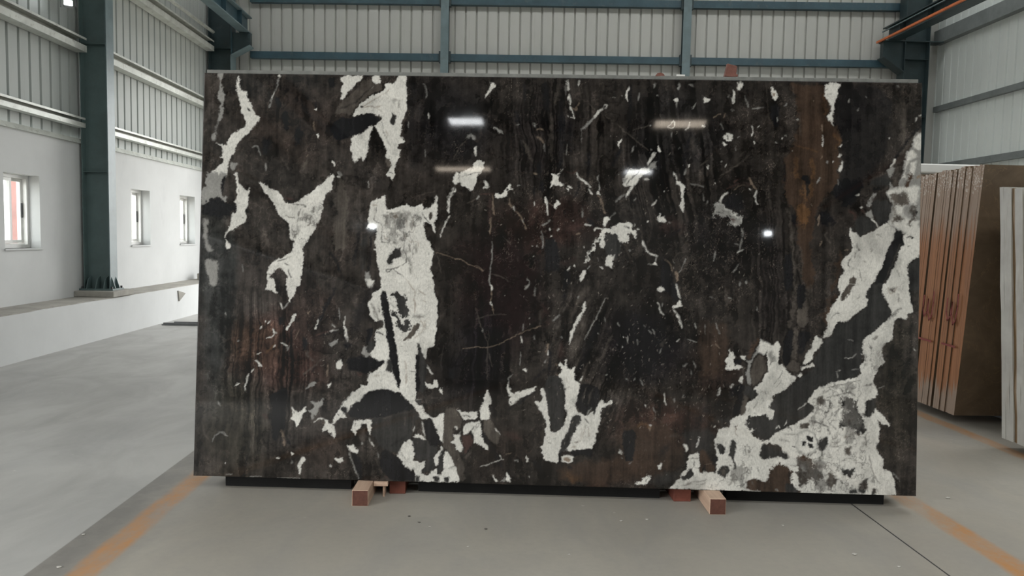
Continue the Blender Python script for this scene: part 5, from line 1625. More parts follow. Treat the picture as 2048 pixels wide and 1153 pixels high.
T L 5 1 13.3:3317 1373 3322 1359;
G L 3.5 1 13.3:3210 1418 3188 1388 3181 1352;
G P 3 1 0:3156 1318 3189 1339 3198 1316 3196 1298 3185 1303;
W L 3 1 11.6:3140 1347 3151 1349;
R L 4 1 11.6:3145 1338 3154 1320;
R L 5 1 9.78:3083 1332 3119 1319 3115 1288;
D P 3 1 0:3189 1372 3215 1384 3259 1387 3282 1358 3283 1322 3243 1295 3212 1299 3198 1330;
D P 3 1 0:3119 1279 3132 1299 3163 1307 3199 1294 3221 1263 3204 1245 3164 1230 3143 1203 3120 1238;
W L 2 1 6.23:3190 1298 3217 1276 3224 1254;
D P 4 1 0:3212 1299 3274 1309 3270 1277 3239 1263 3221 1272;
T L 4 1 6.23:3196 1456 3219 1429 3241 1425 3263 1448;
K P 3 1 0:3201 1442 3236 1434 3219 1429 3201 1433;
W P 1.8 1 0:3093 1256 3107 1234 3124 1225 3138 1203 3164 1221 3204 1236 3243 1268 3270 1275 3301 1253 3310 1242 3298 1202 3267 1147 3246 1088 3225 1048 3186 950 3049 947 3044 999 3061 1031 3074 1044 3056 1071 3055 1093 3077 1116 3099 1130 3108 1162 3098 1198 3093 1224;
D P 2 1 0:3097 1252 3113 1252 3113 1241 3102 1240;
W P 2.2 1 0:3341 1229 3412 1258 3429 1258 3431 1123 3383 1109 3361 1077 3366 1033 3368 954 3248 952 3270 1008 3299 1076 3325 1157 3346 1189 3337 1216;
K P 2.8 1 0:3301 1237 3310 1247 3328 1246 3342 1207 3347 1185 3325 1157 3299 1089 3278 1035 3248 981 3231 951 3191 950 3216 1011 3246 1088 3272 1156 3293 1206;
T L 2 1 4:3329 1182 3295 1098 3256 1003;
T P 2.2 1 0:3110 1029 3123 1010 3122 978 3115 949 3082 948 3092 1000;
D L 1.5 1 5.34:3102 1108 3086 1085 3092 1065;
D L 2 1 9.78:3355 1206 3368 1217 3391 1212;
D L 1.5 1 5.34:3125 1176 3126 1153 3139 1145;
T L 2.5 1 4.45:3121 1144 3117 1108;
T L 6 1 8.89:3188 1154 3192 1141;
T L 5 1 6.23:3157 1095 3166 1087;
T L 3 1 4.45:3218 1220 3231 1218;
T L 3 1 4:3140 1055 3150 1001;
D L 2 1 4:3360 1167 3373 1172;
T L 4 1 5.34:3313 1058 3322 1027;
D P 4 2 0:3431 1123 3409 1114 3379 1100 3361 1073 3372 1033 3370 954 3434 956;
N L 2.5 1 4:3068 1145 3086 1146;
K L 3 1 7.11:3056 1044 3070 1040;
K P 14 2 0:3065 802 3153 790 3128 705 3094 641 2979 585 2940 575 2978 656 3030 729;
D P 3 1 0:3195 991 3252 992 3248 940 3267 905 3290 852 3264 811 3211 765 3172 728 3160 679 3147 602 3139 562 3087 534 3042 528 2981 504 2928 451 2751 447 2821 491 2878 542 2944 588 2934 628 2965 669 2973 710 3030 756 3038 792 3095 811 3139 848 3178 885 3187 912 3173 939;
D P 8 1 0:3235 918 3267 905 3290 852 3264 811 3211 765 3189 787 3228 850;
D P 10 1 0:2935 575 3041 586 3130 570 3087 534 3042 528 2981 504 2940 530;
W P 1.8 1 0:3048 988 3195 991 3169 934 3187 912 3178 885 3148 862 3113 839 3091 811 3051 806 3034 783 3025 756 2995 733 2968 723 2994 773 2993 827 3010 863 3032 895 3053 945;
T P 2.2 1 0:3086 988 3121 989 3106 955 3067 900 3052 905 3062 941;
D L 1.8 1 4:3015 823 3028 841 3051 849;
D L 2 1 4.45:3069 804 3091 805;
T L 6 1 6.23:3142 929 3116 902;
D L 2 1 5.34:3045 792 3082 800;
W P 1.8 1 0:2946 741 2973 714 2960 674 2934 655 2925 624 2899 605 2881 605 2898 645 2916 664 2928 709;
W P 1.8 1 0:2873 591 2930 608 2942 588 2899 583 2873 571;
W P 1.5 1 0:2858 548 2867 560 2880 551 2873 540;
D L 1.2 1 3.11:2873 591 2926 601;
D L 1.5 1 4:2955 736 2973 719;
W P 2 1 0:2720 697 2746 691 2764 710 2778 688 2774 660 2766 602 2788 598 2811 572 2860 537 2838 514 2812 491 2781 472 2751 447 2724 446;
D L 1.5 1 4:2730 588 2739 619 2757 615;
D L 1.5 1 3.11:2789 571 2784 549 2750 507;
G P 6 1 0:2725 659 2742 664 2756 624 2734 615;
T L 2 1 3.56:2789 526 2759 490;
W P 1.8 1 0:3252 992 3367 994 3368 947 3381 912 3389 858 3365 849 3365 826 3316 830 3308 812 3300 771 3296 726 3261 712 3248 681 3262 618 3232 591 3219 564 3215 537 3234 459 2919 451 2954 490 2998 514 3042 524 3087 534 3131 548 3157 571 3143 602 3174 630 3155 678 3168 728 3211 765 3255 802 3294 843 3275 905 3253 936 3248 958;
D L 2.5 1 15.1:3336 875 3312 857 3268 815;
T L 3.5 1 11.6:3207 733 3234 743;
N L 3 1 4.45:3274 972 3279 945 3301 946 3314 978;
T P 6 1 0:3283 972 3305 973 3301 950 3284 954;
K L 3 1 8.89:3190 690 3208 686;
T L 10 3 17.8:3248 698 3266 645;
T L 5 2 6.23:3230 671 3245 613;
D L 3 1 6.23:3155 669 3160 652;
W L 2 1 7.11:3153 658 3158 652;
K L 2 1 5.78:3174 612 3165 594;
D L 2 1 4.45:3144 562 3157 571;
T L 5 1 6.23:3319 942 3324 906;
D L 2 1 4.45:2981 488 3043 508 3087 516 3153 535;
D L 2.5 1 5.34:3008 471 3078 489 3131 499;
D L 2 1 6.23:3029 519 3038 499;
T L 4 1 5.34:3167 509 3219 519;
T L 5 1 7.11:3096 480 3158 486;
G L 6 1 13.3:2981 504 2963 477;
W L 2 1 5.78:3396 689 3403 682;
W L 2 1 3.56:3037 570 3059 578;
W L 2 1 3.56:3042 568 3047 542;
W L 2 1 4.45:3076 634 3111 638;
G L 2 1 3.56:3092 722 3117 721;
G L 2 1 3.56:3112 583 3143 589;
G L 2 1 3.56:3237 504 3264 508;
G L 2.5 1 3.56:3111 637 3129 655;
D P 3 1 0:2729 413 2777 463 2821 489 2954 492 2928 449 2906 426 2938 409 2943 382 2903 354 2868 331 2824 316 2771 288 2732 247;
W P 1.8 1 0:2906 426 2928 449 2954 492 3229 499 3234 475 3220 452 3185 442 3181 406 3217 407 3261 373 3290 326 3253 328 3226 358 3245 305 3246 256 3228 224 3247 189 3266 154 3257 114 3301 115 3315 67 3327 -9 2736 -3 2732 247 2754 270 2771 284 2824 308 2868 331 2903 354 2929 377 2942 405;
D P 3 1 0:2909 395 2924 411 2942 400 2938 373 2921 377;
W L 1.5 1 4:2762 297 2775 315 2780 302;
W L 1.5 1 3.56:2802 311 2815 336;
K L 3 1 5.34:2802 298 2824 308 2838 294;
W L 2.5 1 4:2902 421 2867 389;
T L 3 1 3.56:2867 376 2889 394;
W P 2 1 0:2725 392 2752 388 2753 359 2735 340 2726 340;
T P 5 1 0:2946 443 2973 452 2995 433 2975 414 2951 418;
D P 6 3 0:3070 439 3110 454 3141 445 3142 401 3178 370 3160 343 3170 312 3188 290 3135 280 3099 310 3063 318 3063 341 3080 377 3111 404 3071 408;
T P 10 2 0:3080 368 3133 374 3134 342 3090 337;
W P 2.5 1 0:3141 441 3176 442 3182 375 3151 374;
W P 4 1 0:3023 357 3071 403 3089 399 3072 359 3037 313 3019 331;
D P 3.5 1 0:3181 440 3226 452 3223 403 3195 362 3171 361;
W P 5 1 0:3165 352 3187 344 3192 317 3169 321;
D P 4 1 0:2958 251 3002 268 3007 236 2986 198 2959 208;
G P 6 1 0:2864 282 2904 292 2944 284 2958 244 2950 199 2915 176 2866 183 2857 223;
W P 7 1 0:2869 277 2904 287 2940 279 2954 244 2946 203 2915 180 2870 193 2861 228;
K P 2 1 0:2907 264 2936 266 2940 248 2918 240 2907 249;
K P 2 1 0:2885 240 2903 240 2903 220 2888 219;
K P 2 1 0:2914 234 2937 230 2934 207 2917 211;
D L 3 1 4:2944 279 2958 244 2955 199 2924 176;
T P 6 3 0:2858 161 2933 176 2942 136 2987 97 2979 57 2926 56 2873 45 2859 80 2867 112;
B P 7 2 0:2866 170 2906 171 2916 145 2867 139;
G L 6 1 16:2885 126 2903 104;
G P 5 1 0:2938 154 2968 164 3000 138 2987 115 2951 132;
D P 4 2 0:3067 122 3093 118 3133 126 3125 66 3089 91;
K L 4 1 8:3089 109 3120 68;
D P 4 1 0:3148 15 3165 62 3200 77 3196 45 3174 2;
D P 4 1 0:3108 16 3139 26 3148 -1 3113 -2;
D P 4 1 0:3214 28 3231 31 3231 -7 3214 -3;
T P 5 1 0:3083 221 3114 221 3110 181 3083 189;
T P 6 2 0:2988 39 3005 85 3027 99 3063 77 3050 41 3015 29;
D L 3 1 8.89:3067 64 3081 47;
W L 4 1 13.3:2988 57 3014 85;
D L 2.5 1 5.34:3121 43 3125 37;
D P 2.5 1 0:2728 229 2737 227 2790 217 2795 190 2826 178 2824 155 2791 163 2729 160;
K L 5 1 9.78:2804 191 2822 173;
B P 3 2 0:2743 109 2765 136 2796 142 2818 120 2841 98 2837 44 2869 18 2867 -9 2732 -4 2730 77;
D P 4 1 0:2806 39 2842 44 2869 18 2867 -4 2807 1;
K L 4 1 7.11:2828 97 2837 58;
G L 3 1 7.11:2767 15 2778 9;
T P 3 1 0:2873 320 2917 328 2913 296 2873 299;
T L 5 1 5.34:2802 271 2860 273;
T L 6 1 7.11:2781 248 2825 240;
D L 3 1 5.34:2995 448 3043 459 3110 480;
T L 4 1 6.23:3003 478 2964 459;
D L 3 1 7.11:2995 433 3017 438 3009 384 2992 379;
D L 3 1 6.23:3036 364 3062 408;
T L 3 1 5.34:3202 188 3208 135 3226 82 3258 43;
T L 2.5 1 6.23:3075 157 3106 170 3146 154;
D L 3 1 5.34:3010 326 3041 304;
D L 3.5 1 8:2926 337 2966 329 3001 314;
D L 6 1 7.11:3001 312 3015 277;
T L 10 2 8.89:3051 282 3029 237 3056 247;
T L 5 1 6.23:3179 277 3184 223;
T L 3.5 1 5.34:3021 221 3065 225;
T L 4 1 5.34:3149 213 3171 201;
T L 8 2 6.23:3003 201 3026 165;
N L 4 1 10.7:3082 265 3095 274;
T L 6 1 6.23:3108 279 3161 285;
T L 5 1 5.34:2953 47 2980 21;
T L 2 1 4:2968 168 2995 160;
D L 5 1 8:3238 466 3225 434;
T L 8 1 8.89:3175 241 3162 223;
G L 2.5 1 3.56:3310 106 3332 80 3339 63;
D L 3 1 8.89:3230 242 3237 216;
T L 8 2 6.23:3040 144 3058 108;
T L 12 3 8.89:2939 96 2970 84;
D L 2.5 1 4.45:2957 56 2959 43;
T L 3 1 3.56:2832 127 2863 125;
D L 2 1 4:2839 218 2857 214;
T L 6 1 7.11:3025 237 3003 209;
T L 3 1 5.34:3224 215 3246 212;
D L 4 1 4.45:2923 485 2954 485;
T L 5 1 7.11:2977 473 2973 459;
M P 5 2 0:2929 436 2981 459 3070 461 3132 441 3160 361 3187 304 3206 224 3199 135 3236 46 3245 7 2882 10 2859 54 2849 161 2950 181 2958 253 2949 293 2904 305 2930 373;
M P 5 2 0:2981 491 3087 516 3175 531 3224 519 3229 463 2955 457;
M P 6 2 0:3172 724 3252 716 3262 618 3219 582 3174 580 3156 643;
M P 8 2 0:2529 80 2617 163 2662 120 2664 17 2441 15;
M P 8 2 0:2602 226 2660 227 2653 146 2608 154;
M P 6 2 0:441 1206 550 1295 586 1319 544 1162 499 1107 457 1133;
M P 8 2 0:885 1279 1068 1291 1071 1154 1010 1007 953 1125 888 1151"""


def value_noise(nu, nv, fu, fv, rng):
    """smooth random field with about fu x fv cells"""
    g = rng.random((int(fv) + 3, int(fu) + 3))
    y = np.linspace(0, fv, nv); x = np.linspace(0, fu, nu)
    yi = y.astype(int); xi = x.astype(int)
    ty = y - yi; tx = x - xi
    ty = ty * ty * (3 - 2 * ty); tx = tx * tx * (3 - 2 * tx)
    a = g[yi][:, xi]; b = g[yi][:, xi + 1]; c = g[yi + 1][:, xi]; d = g[yi + 1][:, xi + 1]
    return (a * (1 - tx) + b * tx) * (1 - ty)[:, None] + (c * (1 - tx) + d * tx) * ty[:, None]


def fractal(nu, nv, wu, wv, rng, octs=4, gain=0.55):
    """fractal field with base feature size wu x wv mm, zero mean, about unit range"""
    out = np.zeros((nv, nu)); amp = 1.0; tot = 0.0
    for o in range(octs):
        out += amp * (value_noise(nu, nv, SW * 1000 / wu * 2 ** o, SH * 1000 / wv * 2 ** o, rng) - 0.5) * 2
        tot += amp; amp *= gain
    return out / tot


COLOUR = {'M': (0.115, 0.11, 0.102), 'W': (0.63, 0.615, 0.57), 'G': (0.25, 0.245, 0.23), 'D': (0.030, 0.029, 0.028), 'K': (0.0105, 0.0102, 0.0112),
          'T': (0.072, 0.062, 0.053), 'B': (0.046, 0.030, 0.021), 'O': (0.098, 0.054, 0.027), 'R': (0.052, 0.030, 0.026),
          'N': (0.24, 0.185, 0.14)}
# broad tints of the dark ground mass, one a painted reflection: centre, radii (mm), colour, weight
GROUND = [
    (403, 613, 256, 210, (0.0395, 0.0203, 0.016), 0.8),
    (257, 634, 163, 140, (0.0319, 0.0185, 0.0116), 0.7),
    (472, 1695, 303, 210, (0.0252, 0.0176, 0.0144), 0.6),
    (1451, 923, 256, 350, (0.0116, 0.0044, 0.0052), 0.85),
    (1682, 1237, 256, 140, (0.0296, 0.013, 0.0103), 0.7),
    (2143, 654, 256, 186, (0.0044, 0.0033, 0.0052), 0.9),
    (1339, 588, 163, 303, (0.0052, 0.0044, 0.006), 0.9),
    (1194, 1707, 233, 256, (0.0091, 0.0091, 0.011), 0.7),
    (2244, 303, 326, 140, (0.0369, 0.0176, 0.013), 0.8),
    (2474, 568, 140, 140, (0.0343, 0.0194, 0.0144), 0.6),
    (3313, 494, 116, 466, (0.0252, 0.0212, 0.016), 0.7),
    (194, 249, 186, 280, (0.0252, 0.0232, 0.016), 0.6),
    (81, 846, 93, 582, (0.0252, 0.0296, 0.0296), 0.6),  # bluish reflection of light from the left, painted in
    (2265, 1700, 280, 256, (0.013, 0.013, 0.0144), 0.6),
    (1626, 1642, 210, 256, (0.0116, 0.0097, 0.0103), 0.6),
    (2060, 86, 210, 93, (0.0395, 0.0203, 0.013), 0.7),
    (591, 809, 140, 140, (0.0273, 0.0176, 0.0144), 0.6),
    (703, 1147, 116, 186, (0.0252, 0.0194, 0.0168), 0.5),
    (2509, 1206, 210, 256, (0.008, 0.007, 0.0075), 0.7),
    (2723, 998, 93, 280, (0.0176, 0.0144, 0.0144), 0.6),
    (1467, 164, 140, 140, (0.0273, 0.0194, 0.016), 0.6),
    (632, 141, 140, 116, (0.0296, 0.0212, 0.0176), 0.6)]


def paint_stone(nu, nv):
    rng = np.random.default_rng(11)
    U, V = np.meshgrid(np.linspace(0, SW * 1000, nu), np.linspace(0, SH * 1000, nv))
    ragx = fractal(nu, nv, 24, 24, rng, 4, 0.8); ragy = fractal(nu, nv, 24, 24, rng, 4, 0.8)
    bx = fractal(nu, nv, 160, 160, rng, 5); by = fractal(nu, nv, 160, 160, rng, 5)
    img = np.empty((nv, nu, 3)); img[:] = (0.0310, 0.0262, 0.0230)
    for (cu, cv, ru, rv, col, w) in GROUND:
        d = ((U + bx * 90 - cu) / ru) ** 2 + ((V + by * 90 - cv) / rv) ** 2
        a = (w * np.clip(1.25 - d, 0, 1) ** 1.3)[..., None]
        img = img * (1 - a) + np.array(col) * a
    # lens-shaped clasts, each with its own tone and a pale rim
    for _ in range(420):
        cu = rng.uniform(0, SW * 1000); cv = rng.uniform(0, SH * 1000)
        a_ = rng.uniform(16, 75); b_ = a_ * rng.uniform(0.14, 0.4); th = rng.normal(1.45, 0.35)
        i0 = max(0, int((cu - a_ * 1.4) / SW / 1000 * nu)); i1 = min(nu, int((cu + a_ * 1.4) / SW / 1000 * nu) + 1)
        j0 = max(0, int((cv - a_ * 1.4) / SH / 1000 * nv)); j1 = min(nv, int((cv + a_ * 1.4) / SH / 1000 * nv) + 1)
        s = (slice(j0, j1), slice(i0, i1))
        x = U[s] - cu + ragx[s] * 22; y = V[s] - cv + ragy[s] * 22
        p_ = (x * math.cos(th) + y * math.sin(th)) / a_; q_ = (-x * math.sin(th) + y * math.cos(th)) / b_
        d = np.sqrt(p_ * p_ + q_ * q_)
        tone = rng.choice([0.35, 0.45, 0.6, 1.5, 1.8])
        a = (np.clip((1.05 - d) / 0.16, 0, 1) * 0.8)[..., None]
        img[s] = img[s] * (1 - a) + img[s] * tone * a
        rim = (np.clip(1 - np.abs(d - 1.05) / 0.09, 0, 1) * rng.uniform(0.0, 0.35))[..., None]
        img[s] = img[s] * (1 - rim) + np.array((0.10, 0.078, 0.062)) * rim
    # wood-like striation, mottling and hair-fine crackle of the ground mass
    stri = fractal(nu, nv, 24, 380, rng, 4, 0.65)
    mott = fractal(nu, nv, 60, 60, rng, 5, 0.7)
    img *= np.clip(1 + 0.75 * stri + 1.1 * mott, 0.22, 2.8)[..., None]
    # threads: thin lighter brown seams that wander through the ground mass
    wu = fractal(nu, nv, 90, 90, rng, 4, 0.6); wv = fractal(nu, nv, 110, 200, rng, 5, 0.62)
    seam = np.clip(1 - np.abs(wu + 0.5 * ragx * 0.3) / 0.035, 0, 1) * np.clip(0.35 + wv * 2.2, 0, 1)
    seam2 = np.clip(1 - np.abs(wv) / 0.02, 0, 1) * np.clip(0.3 + wu * 2.0, 0, 1)
    s_ = (0.55 * seam + 0.5 * seam2)[..., None]
    img = img * (1 - s_) + (img * 2.6 + np.array((0.022, 0.015, 0.011))) * s_
    hole = np.clip((np.abs(wu - 0.22) < 0.05) * (0.4 - wv) * 2, 0, 1)[..., None]
    img *= 1 - 0.4 * hole
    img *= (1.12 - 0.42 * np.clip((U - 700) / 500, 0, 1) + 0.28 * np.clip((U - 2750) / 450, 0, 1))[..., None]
    blk = np.clip((fractal(nu, nv, 130, 210, rng, 4, 0.6) - 0.12) * 4, 0, 1)[..., None]
    img = img * (1 - 0.45 * blk)
    c1 = fractal(nu, nv, 46, 70, rng, 4, 0.65); c2 = fractal(nu, nv, 30, 44, rng, 3, 0.6)
    zone = np.clip((fractal(nu, nv, 300, 260, rng, 3) + 0.02) * 4, 0, 1) * np.clip((U - 250) / 500, 0.25, 1)
    crack = np.clip(1 - np.abs(c1) / 0.013, 0, 1) * zone * 0.42 + np.clip(1 - np.abs(c2) / 0.02, 0, 1) * np.clip(zone - 0.3, 0, 1) * 0.34
    crack *= np.clip(0.5 + mott * 1.6, 0, 1.6)
    img = img * (1 - crack[..., None]) + np.array((0.30, 0.25, 0.21)) * crack[..., None]

    # sheaves of parallel fibres
    for (cu, cv, ru, rv, nx_, ny_) in ((1890, 590, 210, 400, 0.931, -0.365), (2740, 950, 130, 480, 1.0, 0.05), (1700, 1640, 260, 290, 1.0, 0.03),
                                       (2250, 1500, 260, 420, 0.98, 0.16), (1350, 600, 150, 300, 1.0, 0.0), (330, 500, 240, 420, 1.0, -0.03)):
        p_ = U * nx_ + V * ny_ + bx * 30 + ragx * 4
        tab = rng.random(2000) - 0.5
        f_ = np.interp(p_, np.arange(2000) * 6.0 - 3000, tab) + np.interp(p_, np.arange(2000) * 21.0 - 9000, rng.random(2000) - 0.5)
        m_ = np.clip(1.3 - ((U + bx * 80 - cu) / ru) ** 2 - ((V + by * 80 - cv) / rv) ** 2, 0, 1)
        img *= (1 + m_ * np.clip(f_ * 1.7, -0.8, 1.6))[..., None]
        hi = (m_ * np.clip((f_ - 0.62) * 5, 0, 1) * np.clip(0.3 + mott * 2, 0, 1) * 0.30)[..., None]
        img = img * (1 - hi) + np.array((0.22, 0.20, 0.18)) * hi

    recs = []
    for ln in STONE.split(';'):
        h, pts = ln.strip().split(':')
        k, sh, so, am, wd = h.split()
        p = np.array(pts.split(), float).reshape(-1, 2)
        for _ in range(1 if sh == 'P' else 2):      # round off the traced corners
            if sh == 'P':
                q = np.roll(p, -1, 0)
                p = np.stack([p * 0.87 + q * 0.13, p * 0.13 + q * 0.87], 1).reshape(-1, 2)
            elif len(p) > 2:
                q = p[1:]
                p = np.concatenate([p[:1], np.stack([p[:-1] * 0.75 + q * 0.25, p[:-1] * 0.25 + q * 0.75], 1).reshape(-1, 2), p[-1:]])
        recs.append((k, sh, float(so), float(am), float(wd), p))
    recs.sort(key=lambda r: 0 if (r[2] >= 12 and (r[1] == 'P' or r[0] in 'KRBOT')) else 1)
    du, dv = SW * 1000 / (nu - 1), SH * 1000 / (nv - 1)
    glow = fractal(nu, nv, 70, 90, rng, 4, 0.6)
    m1 = fractal(nu, nv, 44, 62, rng, 4, 0.6); m2 = fractal(nu, nv, 66, 84, rng, 5, 0.62)
    for k, sh, so, am, wd, p in recs:
        hw = 1.7 + so * 1.0
        rag = 12.0 * am * (1.0 if sh == 'P' else min(1.0, 0.5 + wd / 30))
        big = min(am, 3) * (1.5 if sh == 'P' else 1.0)
        pad_ = hw + rag + wd + 10
        i0 = max(0, int((p[:, 0].min() - pad_) / du)); i1 = min(nu, int((p[:, 0].max() + pad_) / du) + 2)
        j0 = max(0, int((p[:, 1].min() - pad_) / dv)); j1 = min(nv, int((p[:, 1].max() + pad_) / dv) + 2)
        if i1 <= i0 or j1 <= j0:
            continue
        s = (slice(j0, j1), slice(i0, i1))
        x = U[s] + ragx[s] * rag + bx[s] * big * 3; y = V[s] + ragy[s] * rag + by[s] * big * 3
        q = np.roll(p, -1, 0) if sh == 'P' else p[1:]
        best = np.full(x.shape, 1e9); inside = np.zeros(x.shape, bool); along = np.zeros(x.shape)
        nseg = len(q)
        for i_, ((ax, ay), (bx_, by_)) in enumerate(zip(p[:nseg], q)):
            ex, ey = bx_ - ax, by_ - ay
            L2 = ex * ex + ey * ey + 1e-9
            t = np.clip(((x - ax) * ex + (y - ay) * ey) / L2, 0, 1)
            d2 = (x - ax - t * ex) ** 2 + (y - ay - t * ey) ** 2
            if sh == 'L':
                along = np.where(d2 < best, (i_ + t) / nseg, along)
            best = np.minimum(best, d2)
            if sh == 'P':
                c = (ay > y) != (by_ > y)
                inside ^= c & (x < (bx_ - ax) * (y - ay) / (ey if abs(ey) > 1e-9 else 1e-9) + ax)
        d = np.sqrt(best)
        sd = np.where(inside, -d, d) if sh == 'P' else d - wd * 0.43 * (1 + 0.9 * ragx[s]) * (0.3 + 0.85 * np.sqrt(np.clip(4 * along * (1 - along), 0, 1)))
        a = np.clip(0.5 - sd / (2 * hw), 0, 1); a = a * a * (3 - 2 * a)
        col = np.array(COLOUR[k])
        if sh == 'L':
            a = a * np.clip(0.78 + 0.9 * ragy[s] + 0.5 * mott[s], 0.12, 1)
            if k in 'TN':
                a = a * 0.8
        if k == 'M':      # cloudy grey veining inside the white
            cl = np.clip(1 - np.abs(m1[s]) / 0.075, 0, 1) * 0.7 + np.clip((m2[s] - 0.08) * 3.0, 0, 0.62)
            a = a * np.clip(cl, 0, 0.85)
        if k in 'BORT':
            tone = np.clip(1 + 0.7 * stri[s] + 0.5 * mott[s], 0.3, 2)[..., None]
        elif k in 'DK':
            tone = np.clip(1 + 0.7 * stri[s] + 0.4 * mott[s], 0.3, 2)[..., None]
            if so >= 12:
                a = a * 0.7
        else:
            tone = np.clip(1 + 0.16 * glow[s] + 0.10 * ragx[s] - 0.22 * np.clip(np.abs(ragy[s] * 0.5 + glow[s]) * -14 + 1, 0, 1) * (k == 'W') - 0.30 * np.clip(wv[s] * 2.2 - 0.35, 0, 1), 0.3, 1.2)[..., None]
        if k in 'BOR' and so >= 12:
            a = a * 0.65
        img[s] = img[s] * (1 - a[..., None]) + col * tone * a[..., None]
    # swarms of hair-fine calcite flecks
    for (cu, cv, su, sv, cnt) in ((2150, 620, 190, 230, 420), (2450, 900, 130, 330, 300), (1750, 900, 130, 160, 200), (2080, 420, 260, 90, 240),
                                  (1900, 1150, 300, 170, 240), (2200, 1500, 330, 230, 180), (620, 640, 130, 130, 130), (2350, 430, 130, 110, 130), (1750, 350, 500, 120, 160)):
        for _ in range(cnt * 2 // 3):
            x0 = rng.normal(cu, su); y0 = rng.normal(cv, sv)
            ln = rng.uniform(4, 16); th = rng.normal(1.35, 0.55); wd = rng.uniform(1.0, 2.0)
            i0 = int((x0 - ln) / du); i1 = int((x0 + ln) / du) + 2; j0 = int((y0 - ln) / dv); j1 = int((y0 + ln) / dv) + 2
            if i0 < 0 or j0 < 0 or i1 >= nu or j1 >= nv:
                continue
            s = (slice(j0, j1), slice(i0, i1))
            cx_, cy_ = U[s] - x0, V[s] - y0
            p_ = cx_ * math.cos(th) + cy_ * math.sin(th); q_ = -cx_ * math.sin(th) + cy_ * math.cos(th) + 0.02 * p_ * p_
            a = np.clip(1.4 - np.abs(q_) / wd, 0, 1) * np.clip((ln * 0.5 - np.abs(p_)) / 2.5, 0, 1) * (rng.uniform(0.04, 1.0) ** 3 * 0.55 + 0.06)
            a = (a * (img[s].mean(-1) < 0.08))[..., None]
            img[s] = img[s] * (1 - a) + np.array((0.34, 0.30, 0.26)) * a
    return np.clip(img, 0.003, 0.8)


def make_slab():
    nu, nv = 1200, 682
    img = paint_stone(nu, nv)
    xs = np.linspace(0, SW, nu); zs = np.linspace(0, SH, nv)
    X, Z = np.meshgrid(xs, zs)
    front = np.stack([X.ravel(), np.zeros(nu * nv), Z.ravel()], 1)
    idx = np.arange(nu * nv).reshape(nv, nu)
    quads = np.stack([idx[:-1, :-1], idx[:-1, 1:], idx[1:, 1:], idx[1:, :-1]], -1).reshape(-1, 4)
    ring = np.concatenate([idx[0, :], idx[1:, -1], idx[-1, -2::-1], idx[-2:0:-1, 0]])
    back = front[ring].copy(); back[:, 1] = ST
    n0 = nu * nv; R = len(ring)
    r2 = np.arange(n0, n0 + R)
    side = np.stack([ring, r2, np.roll(r2, -1), np.roll(ring, -1)], -1)
    verts = np.concatenate([front, back])
    loops = np.concatenate([quads.ravel(), side.ravel(), r2[::-1]])
    starts = np.concatenate([np.arange(0, (len(quads) + len(side)) * 4, 4), [(len(quads) + len(side)) * 4]])
    me = bpy.data.meshes.new('stone_slab')
    me.vertices.add(len(verts)); me.vertices.foreach_set('co', verts.astype(np.float32).ravel())
    me.loops.add(len(loops)); me.loops.foreach_set('vertex_index', loops.astype(np.int32))
    me.polygons.add(len(starts)); me.polygons.foreach_set('loop_start', starts.astype(np.int32))
    me.update(calc_edges=True); me.validate()
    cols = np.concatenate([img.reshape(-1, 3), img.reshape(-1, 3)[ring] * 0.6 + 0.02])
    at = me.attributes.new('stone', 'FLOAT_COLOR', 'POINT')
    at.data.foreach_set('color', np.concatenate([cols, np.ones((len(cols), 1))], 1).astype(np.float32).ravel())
    return link('stone_slab', me, 'slab', None, SLAB_M)


slab = make_slab()
tag(slab, 'huge polished black-brown marble slab with bold white patches and veins, propped on timbers', 'stone slab', None, 'thing')

bs = MB().box(0.002, SW - 0.006, 0.0, 0.02, 0.0, SH + 0.021).mesh('backing_slab')
bo = link('backing_slab', bs, 'back_slab', None, SLAB_M @ Matrix.Translation((0, 0.024, 0.0025)))
tag(bo, 'plain grey sawn slab behind the polished one, showing as a strip along its top', 'stone slab', None, 'thing')

for i in range(9):
    hgt = SH - 0.01 - random.uniform(0, 0.05)
    me = MB().box(random.uniform(0.0, 0.02), SW - random.uniform(0.004, 0.03), 0, 0.02, 0.0, hgt).mesh('stacked_slab')
    o = link('stacked_slab', me, 'back_slab', None, SLAB_M @ Matrix.Translation((0, 0.048 + 0.024 * i, 0.0828 * (0.048 + 0.024 * i) + 0.0005)))
    tag(o, 'rough grey slab, %s in the hidden pack behind the polished one' % ORD[i], 'stone slab', 'pack of slabs behind the polished one', 'thing')

# steel rack the slabs lean on
rack = empty('slab_rack', slab_pt(1.7, 0.3, 0) - Vector((0, 0, 0.075)))
tag(rack, 'dark steel A-frame rack hidden behind the large polished slab', 'rack', None, 'thing')
rinv = Matrix.Translation(-rack.location)
for u in (0.45, 1.7, 2.95):
    a = [slab_pt(u + s, b, v) for v in (0.0, 1.7) for (s, b) in ((-0.03, 0.268), (0.03, 0.268), (0.03, 0.328), (-0.03, 0.328))]
    for q in a[:4]: q.z = 0.0
    MB().hexa(a).obj('post', 'dark', rack).data.transform(rinv)
    p0 = slab_pt(u, 0.32, 1.55); p1 = slab_pt(u, 0.95, 0); p1.z = 0.03
    MB().tube([p0, p1], 0.025, 6).obj('strut', 'dark', rack).data.transform(rinv)
    q0 = slab_pt(u, 0.30, 0); q0.z = 0.03
    MB().tube([q0, p1], 0.028, 6).obj('foot', 'dark', rack).data.transform(rinv)
a = [slab_pt(u, b, 0) for (u, b) in ((0.05, 0.30), (3.35, 0.30), (3.35, 0.42), (0.05, 0.42))]
MB().hexa([(q.x, q.y, 0.0) for q in a] + [(q.x, q.y, 0.10) for q in a]).obj('shade_rail', 'dark', rack).data.transform(rinv)  # added to block low light coming through under the slabs
